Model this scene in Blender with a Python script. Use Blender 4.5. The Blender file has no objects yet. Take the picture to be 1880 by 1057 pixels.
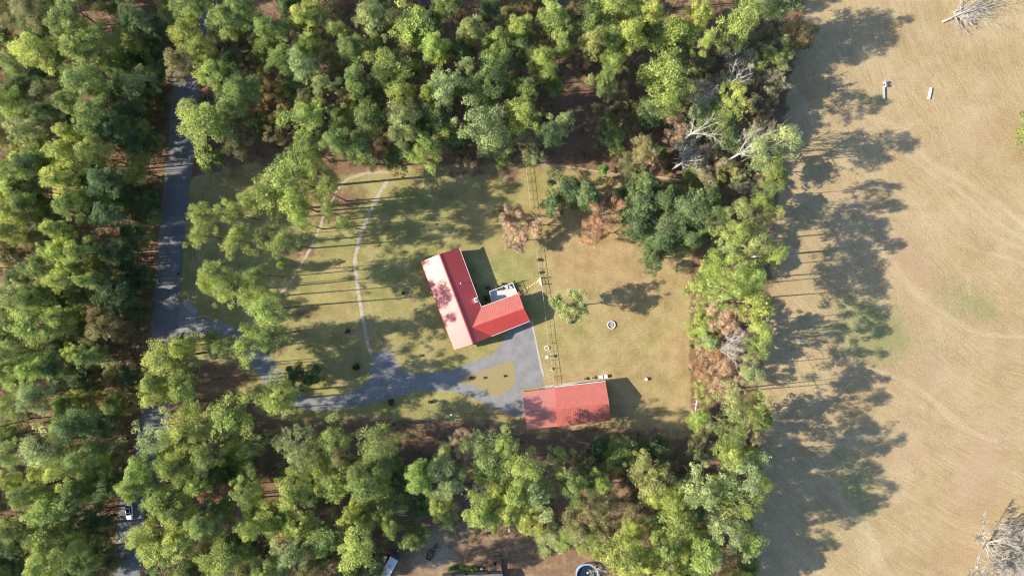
import bpy, math, random
import numpy as np
from mathutils import Vector, Matrix

# ------------------------------------------------------------------ camera, sky, sun, exposure
C = bpy.context.scene.collection
scene = bpy.context.scene
S = 0.15                       # metres on the ground per photo pixel
CX, CY = 940.0, 528.5
H = 187.0                      # drone altitude
SUN_EL, SUN_AZ = 28.0, 5.0     # elevation, direction the shadows run (deg ccw from +X)

cam_d = bpy.data.cameras.new('camera'); cam = bpy.data.objects.new('camera', cam_d); C.objects.link(cam)
cam.location = (0, 0, H); cam.rotation_euler = (0, 0, 0)
cam_d.sensor_width = 36.0; cam_d.lens = 36.0 * H / (1880 * S)
cam_d.clip_start = 1.0; cam_d.clip_end = 5000.0
scene.camera = cam
scene.cycles.filter_width = 1.1
scene.render.resolution_x = 1024; scene.render.resolution_y = 575

w = bpy.data.worlds.new("World"); scene.world = w; w.use_nodes = True
nt = w.node_tree; nt.nodes.clear()
sky = nt.nodes.new('ShaderNodeTexSky'); sky.sky_type = 'NISHITA'; sky.sun_disc = False; sky.ozone_density = 4.0
sky.sun_elevation = math.radians(SUN_EL); sky.sun_rotation = math.radians(265.0)
bg = nt.nodes.new('ShaderNodeBackground'); bg.inputs['Strength'].default_value = 0.125
wo = nt.nodes.new('ShaderNodeOutputWorld')
nt.links.new(sky.outputs[0], bg.inputs[0]); nt.links.new(bg.outputs[0], wo.inputs[0])

sun_d = bpy.data.lights.new('sun', 'SUN'); sun = bpy.data.objects.new('sun', sun_d); C.objects.link(sun)
sun_d.energy = 4.9; sun_d.angle = math.radians(0.55); sun_d.color = (1.0, 0.92, 0.76)
el, az = math.radians(SUN_EL), math.radians(SUN_AZ)
dvec = Vector((math.cos(el) * math.cos(az), math.cos(el) * math.sin(az), -math.sin(el)))
sun.rotation_euler = dvec.to_track_quat('-Z', 'Y').to_euler(); sun.location = (-200, -20, 120)

vs = scene.view_settings
vs.view_transform = 'Standard'; vs.look = 'None'; vs.gamma = 1.0; vs.use_curve_mapping = False
vs.exposure = 1.12

# ------------------------------------------------------------------ helpers
def W(px, py, z=0.0):
    """point at height z that the nadir drone sees at photo pixel (px, py)"""
    f = (H - z) / H
    return Vector(((px - CX) * S * f, (CY - py) * S * f, z))

def G2(px, py): return ((px - CX) * S, (CY - py) * S)

class MB:
    def __init__(s): s.v = []; s.f = []
    def add(s, vs_, fs):
        o = len(s.v); s.v += [tuple(p) for p in vs_]; s.f += [tuple(i + o for i in f) for f in fs]; return s
    def box(s, c, d, rz=0.0, taper=1.0):
        cx, cy, cz = c; dx, dy, dz = d[0] / 2, d[1] / 2, d[2] / 2
        cr, sr = math.cos(rz), math.sin(rz); P = []
        for z, k in ((-dz, 1.0), (dz, taper)):
            for x, y in ((-dx, -dy), (dx, -dy), (dx, dy), (-dx, dy)):
                x *= k; y *= k
                P.append((cx + x * cr - y * sr, cy + x * sr + y * cr, cz + z))
        return s.add(P, [(3, 2, 1, 0), (4, 5, 6, 7), (0, 1, 5, 4), (1, 2, 6, 5), (2, 3, 7, 6), (3, 0, 4, 7)])
    def bar(s, a, b, wd, ht):
        """rectangular bar from a to b (centre line)"""
        a = Vector(a); b = Vector(b); d = (b - a).normalized()
        up = Vector((0, 0, 1)) if abs(d.z) < 0.95 else Vector((1, 0, 0))
        sd = d.cross(up).normalized() * wd / 2; u = sd.cross(d).normalized() * ht / 2
        P = []
        for p in (a, b): P += [p - sd - u, p + sd - u, p + sd + u, p - sd + u]
        return s.add(P, [(3, 2, 1, 0), (4, 5, 6, 7), (0, 1, 5, 4), (1, 2, 6, 5), (2, 3, 7, 6), (3, 0, 4, 7)])
    def tube(s, pts, rad, n=6, cap=True):
        pts = [Vector(p) for p in pts]; o = []; N = len(pts)
        for i, p in enumerate(pts):
            d = (pts[min(i + 1, N - 1)] - pts[max(i - 1, 0)]).normalized()
            up = Vector((0, 0, 1)) if abs(d.z) < 0.9 else Vector((1, 0, 0))
            a = d.cross(up).normalized(); b = d.cross(a)
            r = rad[i] if isinstance(rad, (list, tuple)) else rad
            o += [p + (a * math.cos(2 * math.pi * k / n) + b * math.sin(2 * math.pi * k / n)) * r for k in range(n)]
        F = [(i * n + k, i * n + (k + 1) % n, (i + 1) * n + (k + 1) % n, (i + 1) * n + k) for i in range(N - 1) for k in range(n)]
        if cap: F += [tuple(reversed(range(n))), tuple((N - 1) * n + k for k in range(n))]
        return s.add(o, F)
    def lathe(s, c, prof, n=20):
        P = []; N = len(prof)
        for r, z in prof:
            P += [(c[0] + r * math.cos(2 * math.pi * k / n), c[1] + r * math.sin(2 * math.pi * k / n), c[2] + z) for k in range(n)]
        F = [(i * n + k, i * n + (k + 1) % n, (i + 1) * n + (k + 1) % n, (i + 1) * n + k) for i in range(N - 1) for k in range(n)]
        F += [tuple(reversed(range(n))), tuple((N - 1) * n + k for k in range(n))]
        return s.add(P, F)
    def prism(s, poly, z0, z1):
        n = len(poly)
        P = [(x, y, z0) for x, y in poly] + [(x, y, z1) for x, y in poly]
        return s.add(P, [tuple(reversed(range(n))), tuple(range(n, 2 * n))] + [(i, (i + 1) % n, n + (i + 1) % n, n + i) for i in range(n)])
    def build(s, name, m, parent=None, smooth=False, bevel=0):
        me = bpy.data.meshes.new(name); me.from_pydata(s.v, [], s.f); me.update()
        import bmesh
        bm = bmesh.new(); bm.from_mesh(me); bmesh.ops.recalc_face_normals(bm, faces=bm.faces)
        bm.to_mesh(me); bm.free()
        if smooth: me.polygons.foreach_set('use_smooth', [True] * len(me.polygons))
        me.materials.append(m)
        o = bpy.data.objects.new(name, me); C.objects.link(o)
        if parent: o.parent = parent
        if bevel:
            b = o.modifiers.new('bevel', 'BEVEL'); b.width = bevel; b.segments = 2; b.limit_method = 'ANGLE'
        return o

def tag(o, label=None, cat=None, group=None, kind=None):
    if label: o['label'] = label
    if cat: o['category'] = cat
    if group: o['group'] = group
    if kind: o['kind'] = kind
    return o

def empty(name, loc, rz=0.0):
    o = bpy.data.objects.new(name, None); C.objects.link(o); o.location = loc; o.rotation_euler = (0, 0, rz)
    o.empty_display_size = 0.3
    return o

def thing(name, loc, label, cat, rz=0.0, group=None): return tag(empty(name, loc, rz), label, cat, group)

def copy_tree(o, parent=None):
    c = o.copy(); C.objects.link(c); c.parent = parent
    for ch in list(o.children): copy_tree(ch, c)
    return c

# ------------------------------------------------------------------ materials
def mat(name, col, rough=0.8, var=0.25, scale=3.0, metallic=0.0, bump=0.0, spec=0.3, detail=4.0, col2=None, aniso=None):
    m = bpy.data.materials.new(name); m.use_nodes = True; t = m.node_tree; N = t.nodes; L = t.links
    b = N['Principled BSDF']; b.inputs['Roughness'].default_value = rough; b.inputs['Metallic'].default_value = metallic
    b.inputs['Specular IOR Level'].default_value = spec
    tc = N.new('ShaderNodeTexCoord'); nz = N.new('ShaderNodeTexNoise'); nz.inputs['Scale'].default_value = scale
    nz.inputs['Detail'].default_value = detail; nz.inputs['Roughness'].default_value = 0.65
    if aniso:
        mp = N.new('ShaderNodeMapping'); mp.inputs['Scale'].default_value = aniso
        L.new(tc.outputs['Object'], mp.inputs[0]); L.new(mp.outputs[0], nz.inputs['Vector'])
    else: L.new(tc.outputs['Object'], nz.inputs['Vector'])
    mx = N.new('ShaderNodeMix'); mx.data_type = 'RGBA'
    c2 = col2 or tuple(c * (1 - var) for c in col)
    mx.inputs[6].default_value = (*c2, 1); mx.inputs[7].default_value = (*(tuple(min(1, c * (1 + (0 if col2 else var))) for c in col)), 1)
    mr = N.new('ShaderNodeMapRange'); mr.inputs['From Min'].default_value = 0.3; mr.inputs['From Max'].default_value = 0.7
    L.new(nz.outputs['Fac'], mr.inputs[0]); L.new(mr.outputs[0], mx.inputs[0]); L.new(mx.outputs[2], b.inputs['Base Color'])
    if bump:
        bp = N.new('ShaderNodeBump'); bp.inputs['Strength'].default_value = bump; bp.inputs['Distance'].default_value = 0.05
        L.new(nz.outputs['Fac'], bp.inputs['Height']); L.new(bp.outputs[0], b.inputs['Normal'])
    return m

M = {}
M['bark'] = mat('bark', (0.15, 0.105, 0.075), 0.9, 0.35, 6)
M['pale_bark'] = mat('pale_bark', (0.40, 0.36, 0.31), 0.85, 0.25, 5)
M['bare_wood'] = mat('bare_wood', (0.50, 0.46, 0.41), 0.85, 0.25, 5)
M['snag'] = mat('snag', (0.40, 0.365, 0.325), 0.9, 0.3, 5)
M['white'] = mat('white', (0.78, 0.77, 0.74), 0.5, 0.06, 4)
M['fence_wood'] = mat('fence_wood', (0.42, 0.37, 0.29), 0.8, 0.2, 4)
M['concrete'] = mat('concrete', (0.40, 0.355, 0.30), 0.9, 0.18, 2.5, bump=0.2)
M['brick'] = mat('brick', (0.30, 0.16, 0.11), 0.85, 0.25, 9)
M['siding'] = mat('siding', (0.46, 0.44, 0.40), 0.7, 0.08, 2)
M['glass'] = mat('glass', (0.02, 0.025, 0.03), 0.08, 0.1, 2, spec=0.6)
M['black'] = mat('black', (0.02, 0.02, 0.022), 0.5, 0.2, 4)
M['dark_metal'] = mat('dark_metal', (0.06, 0.065, 0.07), 0.5, 0.3, 5, metallic=0.4)
M['steel'] = mat('steel', (0.5, 0.5, 0.5), 0.35, 0.15, 4, metallic=0.8)
M['rust'] = mat('rust', (0.20, 0.085, 0.05), 0.9, 0.35, 6)
M['tyre'] = mat('tyre', (0.02, 0.02, 0.02), 0.85, 0.2, 8)
M['carpaint'] = mat('carpaint', (0.80, 0.80, 0.82), 0.25, 0.02, 1, spec=0.5)
M['red_lens'] = mat('red_lens', (0.4, 0.02, 0.02), 0.2, 0.1, 3)
M['stone'] = mat('stone', (0.55, 0.50, 0.43), 0.9, 0.22, 4, bump=0.2)
M['grey_gravel'] = mat('grey_gravel', (0.30, 0.29, 0.28), 0.95, 0.3, 9, detail=6)
M['blue_grey'] = mat('blue_grey', (0.065, 0.085, 0.115), 0.5, 0.15, 3)
M['pool_wall'] = mat('pool_wall', (0.28, 0.36, 0.50), 0.45, 0.1, 3)
M['water'] = mat('water', (0.012, 0.025, 0.04), 0.08, 0.2, 1, spec=0.5)
M['deck_wood'] = mat('deck_wood', (0.22, 0.14, 0.09), 0.85, 0.25, 3, aniso=(1, 12, 1))
M['deck_paint'] = mat('deck_paint', (0.52, 0.49, 0.47), 0.7, 0.08, 3, aniso=(1, 9, 1))
M['shingle'] = mat('shingle', (0.16, 0.155, 0.155), 0.9, 0.25, 10)
M['yellow_stone'] = mat('yellow_stone', (0.62, 0.45, 0.26), 0.9, 0.2, 4)
M['terracotta'] = mat('terracotta', (0.36, 0.17, 0.10), 0.9, 0.2, 5)
M['timber'] = mat('timber', (0.55, 0.45, 0.30), 0.85, 0.2, 5)
M['ochre'] = mat('ochre', (0.45, 0.36, 0.2), 0.8, 0.2, 5)
M['cable'] = mat('cable', (0.25, 0.25, 0.26), 0.5, 0.1, 3)

def roof_mat(name, col, fade):
    """painted metal sheet: gloss coat over red, chalky weathering patches"""
    m = mat(name, col, 0.46, 0.10, 0.6, spec=0.5)
    b = m.node_tree.nodes['Principled BSDF']
    b.inputs['Metallic'].default_value = fade
    b.inputs['Coat Weight'].default_value = 1.0; b.inputs['Coat Roughness'].default_value = 0.42; b.inputs['Coat IOR'].default_value = 1.62
    return m
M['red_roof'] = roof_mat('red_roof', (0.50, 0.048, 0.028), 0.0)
M['red_roof_pale'] = roof_mat('red_roof_pale', (0.47, 0.125, 0.085), 0.0)
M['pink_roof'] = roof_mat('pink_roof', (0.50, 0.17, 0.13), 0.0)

def leaf_mat(name, trans=0.46):
    """leaf colour = object colour, varied per leaf by the 'v' attribute and per clump by noise"""
    m = bpy.data.materials.new(name); m.use_nodes = True; t = m.node_tree; N = t.nodes; L = t.links
    b = N['Principled BSDF']; b.inputs['Roughness'].default_value = 0.6; b.inputs['Specular IOR Level'].default_value = 0.25
    oi = N.new('ShaderNodeObjectInfo'); at = N.new('ShaderNodeAttribute'); at.attribute_name = 'v'
    hsv = N.new('ShaderNodeHueSaturation'); hsv.inputs['Saturation'].default_value = 0.90
    mh = N.new('ShaderNodeMapRange'); mh.inputs['To Min'].default_value = 0.515; mh.inputs['To Max'].default_value = 0.480
    mv = N.new('ShaderNodeMapRange'); mv.inputs['To Min'].default_value = 0.55; mv.inputs['To Max'].default_value = 2.0
    L.new(at.outputs['Fac'], mh.inputs[0]); L.new(at.outputs['Fac'], mv.inputs[0])
    L.new(mh.outputs[0], hsv.inputs['Hue']); L.new(mv.outputs[0], hsv.inputs['Value']); L.new(oi.outputs['Color'], hsv.inputs['Color'])
    L.new(hsv.outputs[0], b.inputs['Base Color'])
    tr = N.new('ShaderNodeBsdfTranslucent'); L.new(hsv.outputs[0], tr.inputs[0])
    ms = N.new('ShaderNodeMixShader'); ms.inputs[0].default_value = trans
    L.new(b.outputs[0], ms.inputs[1]); L.new(tr.outputs[0], ms.inputs[2]); L.new(ms.outputs[0], N['Material Output'].inputs[0])
    return m
M['leaf'] = leaf_mat('leaf')

# ------------------------------------------------------------------ polygons in photo pixels
LAWN = [(338, 330), (400, 318), (470, 300), (560, 330), (640, 322), (716, 309), (860, 306), (965, 301), (1005, 302), (1130, 320), (1225, 330),
        (1262, 345), (1284, 420), (1286, 480), (1280, 590), (1273, 700), (1268, 800), (1180, 812), (1035, 806), (960, 792), (900, 776), (800, 770), (690, 768),
        (560, 778), (480, 760), (430, 715), (365, 715), (352, 640), (335, 560), (330, 450)]
DRIVE = [(326, 552), (338, 560), (352, 575), (380, 584), (436, 600), (470, 630), (500, 660), (530, 700), (562, 726), (620, 727), (656, 714), (679, 696), (682, 652), (712, 641),
         (722, 648), (731, 668), (745, 683), (775, 686), (830, 679), (868, 664), (905, 649), (925, 625), (934, 600), (972, 592), (979, 610), (985, 640), (992, 676),
         (999, 709), (962, 715), (962, 768), (900, 747), (862, 727), (820, 716), (770, 717), (700, 735), (660, 745), (600, 753), (565, 753), (535, 742),
         (495, 712), (458, 668), (430, 628), (395, 617), (350, 622), (320, 640)]
ISLAND = [(842, 697), (852, 690), (880, 682), (912, 671), (934, 663), (943, 668), (946, 684), (944, 702), (934, 716), (915, 724), (900, 723), (880, 713), (858, 704)]
FIELD = [(1488, -400), (1480, 60), (1450, 150), (1440, 260), (1425, 420), (1415, 560), (1400, 700), (1395, 860), (1385, 960), (1380, 1500), (4000, 1500), (4000, -400)]
YARD = [(690, 1200), (700, 1030), (740, 1000), (790, 960), (850, 950), (940, 950), (1000, 990), (1040, 1000), (1110, 1020), (1120, 1200)]
ROADC = [(372, -90), (358, 20), (346, 120), (330, 290), (314, 450), (302, 600), (287, 750), (262, 860), (240, 950), (232, 1060), (230, 1150)]

def sd_poly(x, y, poly):
    """signed distance (m), positive inside; x,y numpy arrays in photo px"""
    n = len(poly); d = np.full(x.shape, 1e9); ins = np.zeros(x.shape, bool)
    for i in range(n):
        x1, y1 = poly[i]; x2, y2 = poly[(i + 1) % n]
        ex, ey = x2 - x1, y2 - y1
        t = np.clip(((x - x1) * ex + (y - y1) * ey) / (ex * ex + ey * ey), 0, 1)
        d = np.minimum(d, np.hypot(x - x1 - t * ex, y - y1 - t * ey))
        c = ((y1 > y) != (y2 > y))
        with np.errstate(divide='ignore', invalid='ignore'):
            xi = (x2 - x1) * (y - y1) / (y2 - y1 if y2 != y1 else 1e-9) + x1
        ins ^= c & (x < xi)
    return np.where(ins, d, -d) * S
def d_line(x, y, pts):
    d = np.full(x.shape, 1e9)
    for (x1, y1), (x2, y2) in zip(pts[:-1], pts[1:]):
        ex, ey = x2 - x1, y2 - y1
        t = np.clip(((x - x1) * ex + (y - y1) * ey) / (ex * ex + ey * ey), 0, 1)
        d = np.minimum(d, np.hypot(x - x1 - t * ex, y - y1 - t * ey))
    return d * S
def sstep(v, a, b): t = np.clip((v - a) / (b - a), 0, 1); return t * t * (3 - 2 * t)
def blob(x, y, cx, cy, rx, ry, rot=0.0):
    c, s_ = math.cos(rot), math.sin(rot); dx, dy = x - cx, y - cy
    u = (dx * c + dy * s_) / rx; v = (-dx * s_ + dy * c) / ry
    return np.exp(-(u * u + v * v))

def curve(pts, n=8):
    """Catmull-Rom through 2-D points"""
    P = [pts[0]] + list(pts) + [pts[-1]]; out = []
    for i in range(1, len(P) - 2):
        for k in range(n):
            t = k / n; a, b, c, d = P[i - 1], P[i], P[i + 1], P[i + 2]
            out.append(tuple(0.5 * ((2 * b[j]) + (c[j] - a[j]) * t + (2 * a[j] - 5 * b[j] + 4 * c[j] - d[j]) * t * t + (3 * b[j] - a[j] - 3 * c[j] + d[j]) * t ** 3) for j in (0, 1)))
    out.append(tuple(pts[-1])); return out

# ------------------------------------------------------------------ ground
def ground_mat():
    m = bpy.data.materials.new('ground'); m.use_nodes = True; t = m.node_tree; N = t.nodes; L = t.links
    b = N['Principled BSDF']; b.inputs['Roughness'].default_value = 0.95; b.inputs['Specular IOR Level'].default_value = 0.1
    tc = N.new('ShaderNodeTexCoord')
    def noise(sc, det=4.0, ro=0.6, mp=None, dist=0.0):
        n = N.new('ShaderNodeTexNoise'); n.inputs['Scale'].default_value = sc; n.inputs['Detail'].default_value = det
        n.inputs['Roughness'].default_value = ro; n.inputs['Distortion'].default_value = dist
        if mp:
            q = N.new('ShaderNodeMapping'); q.vector_type = 'TEXTURE'; q.inputs['Rotation'].default_value = (0, 0, mp[0]); q.inputs['Scale'].default_value = (1 / mp[1][0], 1 / mp[1][1], 1)
            L.new(tc.outputs['Object'], q.inputs[0]); L.new(q.outputs[0], n.inputs['Vector'])
        else: L.new(tc.outputs['Object'], n.inputs['Vector'])
        return n.outputs['Fac']
    def rng(v, a, b_, c=0.0, d=1.0):
        r = N.new('ShaderNodeMapRange'); r.inputs['From Min'].default_value = a; r.inputs['From Max'].default_value = b_
        r.inputs['To Min'].default_value = c; r.inputs['To Max'].default_value = d; L.new(v, r.inputs[0]); return r.outputs[0]
    def mixc(f, a, c):
        x = N.new('ShaderNodeMix'); x.data_type = 'RGBA'
        if isinstance(f, float): x.inputs[0].default_value = f
        else: L.new(f, x.inputs[0])
        for s_, v in ((6, a), (7, c)):
            if isinstance(v, tuple): x.inputs[s_].default_value = (*v, 1)
            else: L.new(v, x.inputs[s_])
        return x.outputs[2]
    def mth(op, a, c):
        x = N.new('ShaderNodeMath'); x.operation = op
        for s_, v in ((0, a), (1, c)):
            if isinstance(v, (int, float)): x.inputs[s_].default_value = v
            else: L.new(v, x.inputs[s_])
        return x.outputs[0]
    a1 = N.new('ShaderNodeAttribute'); a1.attribute_name = 'mask'
    sp = N.new('ShaderNodeSeparateColor'); L.new(a1.outputs['Color'], sp.inputs[0])
    litter, green, field = sp.outputs[0], sp.outputs[1], sp.outputs[2]
    a2 = N.new('ShaderNodeAttribute'); a2.attribute_name = 'mask2'
    sp2 = N.new('ShaderNodeSeparateColor'); L.new(a2.outputs['Color'], sp2.inputs[0])
    track, sand, pink = sp2.outputs[0], sp2.outputs[1], sp2.outputs[2]
    big = noise(0.035, 5, 0.55); mid = noise(0.22, 5, 0.65); fine = noise(1.6, 5, 0.75); grain = noise(5.0, 3, 0.8)
    streak = noise(1.0, 4, 0.6, (math.radians(-38), (0.022, 0.55, 1)), 0.3)
    streak2 = noise(1.0, 3, 0.7, (math.radians(-58), (0.03, 0.8, 1)), 0.3)
    mow = noise(1.0, 3, 0.6, (math.radians(100), (0.03, 1.1, 1)), 0.2)
    # mowing arcs: rings about a far point, warped
    vm = N.new('ShaderNodeVectorMath'); vm.operation = 'SUBTRACT'; L.new(tc.outputs['Object'], vm.inputs[0]); vm.inputs[1].default_value = (219, 109, 0)
    wn_ = N.new('ShaderNodeTexNoise'); wn_.inputs['Scale'].default_value = 0.018; wn_.inputs['Detail'].default_value = 2; L.new(tc.outputs['Object'], wn_.inputs[0])
    sx = N.new('ShaderNodeSeparateXYZ'); L.new(vm.outputs[0], sx.inputs[0])
    ln_ = N.new('ShaderNodeVectorMath'); ln_.operation = 'LENGTH'; L.new(vm.outputs[0], ln_.inputs[0])
    rad_ = mth('ADD', ln_.outputs['Value'], mth('MULTIPLY', wn_.outputs['Fac'], 14.0)); ath = mth('ARCTAN2', sx.outputs[1], sx.outputs[0])
    def arcs(fr, fa, det):
        cb = N.new('ShaderNodeCombineXYZ'); L.new(mth('MULTIPLY', rad_, fr), cb.inputs[0]); L.new(mth('MULTIPLY', ath, fa * 1.6), cb.inputs[1])
        n = N.new('ShaderNodeTexNoise'); n.inputs['Scale'].default_value = 1.0; n.inputs['Detail'].default_value = det; n.inputs['Roughness'].default_value = 0.7; L.new(cb.outputs[0], n.inputs[0]); return n.outputs['Fac']
    arc1 = arcs(0.16, 2.2, 3); arc2 = arcs(0.75, 5.0, 3); arc3 = arcs(1.9, 14.0, 2)
    spot = noise(2.6, 2, 0.5)
    # dry field
    f0 = mixc(rng(big, 0.38, 0.62), (0.315, 0.220, 0.108), (0.395, 0.285, 0.155))
    f1 = mixc(rng(arc1, 0.38, 0.64, 0, 0.30), f0, (0.42, 0.32, 0.18))
    f1 = mixc(rng(arc2, 0.5, 0.66, 0, 0.32), f1, (0.47, 0.37, 0.22))
    f1 = mixc(rng(arc3, 0.48, 0.64, 0, 0.5), f1, (0.235, 0.17, 0.09))
    f1 = mixc(rng(mid, 0.48, 0.70, 0, 0.55), f1, (0.26, 0.19, 0.105))
    f1 = mixc(rng(noise(0.09, 6, 0.72), 0.45, 0.65, 0, 0.5), f1, (0.42, 0.33, 0.20))
    f1 = mixc(rng(spot, 0.64, 0.70, 0, 0.45), f1, (0.62, 0.54, 0.40))
    f1 = mixc(mth('MULTIPLY', pink, rng(fine, 0.2, 0.8, 0.5, 1.0)), f1, (0.36, 0.235, 0.16))
    # lawns
    dry = mixc(rng(mid, 0.36, 0.64), (0.27, 0.178, 0.085), (0.38, 0.27, 0.14))
    grn = mixc(rng(mid, 0.3, 0.72), (0.18, 0.18, 0.058), (0.32, 0.285, 0.115))
    gm = mth('ADD', green, rng(big, 0.35, 0.65, -0.3, 0.3)); gm = mth('ADD', gm, rng(fine, 0.3, 0.7, -0.32, 0.32)); gm = mth('ADD', gm, rng(noise(0.45, 4, 0.7), 0.3, 0.7, -0.35, 0.35))
    gm = mth('ADD', gm, rng(mow, 0.3, 0.7, -0.18, 0.18))
    lawn = mixc(rng(gm, 0.0, 1.0), dry, grn)
    lawn = mixc(rng(noise(0.9, 5, 0.8), 0.60, 0.72, 0, 0.55), lawn, (0.23, 0.13, 0.075))
    lawn = mixc(rng(noise(0.12, 3, 0.6), 0.5, 0.7, 0, 0.45), lawn, (0.40, 0.33, 0.17))
    # pine straw and leaf litter
    l0 = mixc(rng(fine, 0.3, 0.7), (0.11, 0.065, 0.042), (0.275, 0.17, 0.108))
    l1 = mixc(rng(mid, 0.55, 0.72, 0, 0.75), l0, (0.38, 0.27, 0.15))
    l1 = mixc(rng(noise(0.5, 5, 0.7), 0.55, 0.75, 0, 0.6), l1, (0.10, 0.105, 0.04))
    fm = mth('ADD', field, rng(mid, 0.3, 0.7, -0.15, 0.15))
    c = mixc(rng(fm, 0.35, 0.65), lawn, f1)
    c = mixc(mth('MULTIPLY', rng(gm, 0.25, 1.0, 0, .9), rng(fm, 0.5, 0.7)), c, (0.22, 0.215, 0.09))
    lm = mth('ADD', litter, rng(noise(0.4, 6, 0.75), 0.3, 0.7, -0.35, 0.35))
    c = mixc(rng(lm, 0.35, 0.65), c, l1)
    c = mixc(mth('MULTIPLY', track, rng(fine, 0.3, 0.6, 0.2, 0.9)), c, (0.60, 0.49, 0.33))
    c = mixc(mth('MULTIPLY', sand, rng(fine, 0.3, 0.7, 0.4, 1.0)), c, (0.46, 0.41, 0.34))
    h = N.new('ShaderNodeHueSaturation'); L.new(c, h.inputs['Color']); L.new(mth('MULTIPLY', rng(grain, 0.3, 0.7, 0.75, 1.25), rng(noise(2.1, 3, 0.8), 0.34, 0.66, 0.84, 1.16)), h.inputs['Value'])
    L.new(h.outputs[0], b.inputs['Base Color'])
    bp = N.new('ShaderNodeBump'); bp.inputs['Strength'].default_value = 0.6; bp.inputs['Distance'].default_value = 0.08
    L.new(mth('ADD', fine, grain), bp.inputs['Height']); L.new(bp.outputs[0], b.inputs['Normal'])
    return m
M['ground'] = ground_mat()

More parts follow.
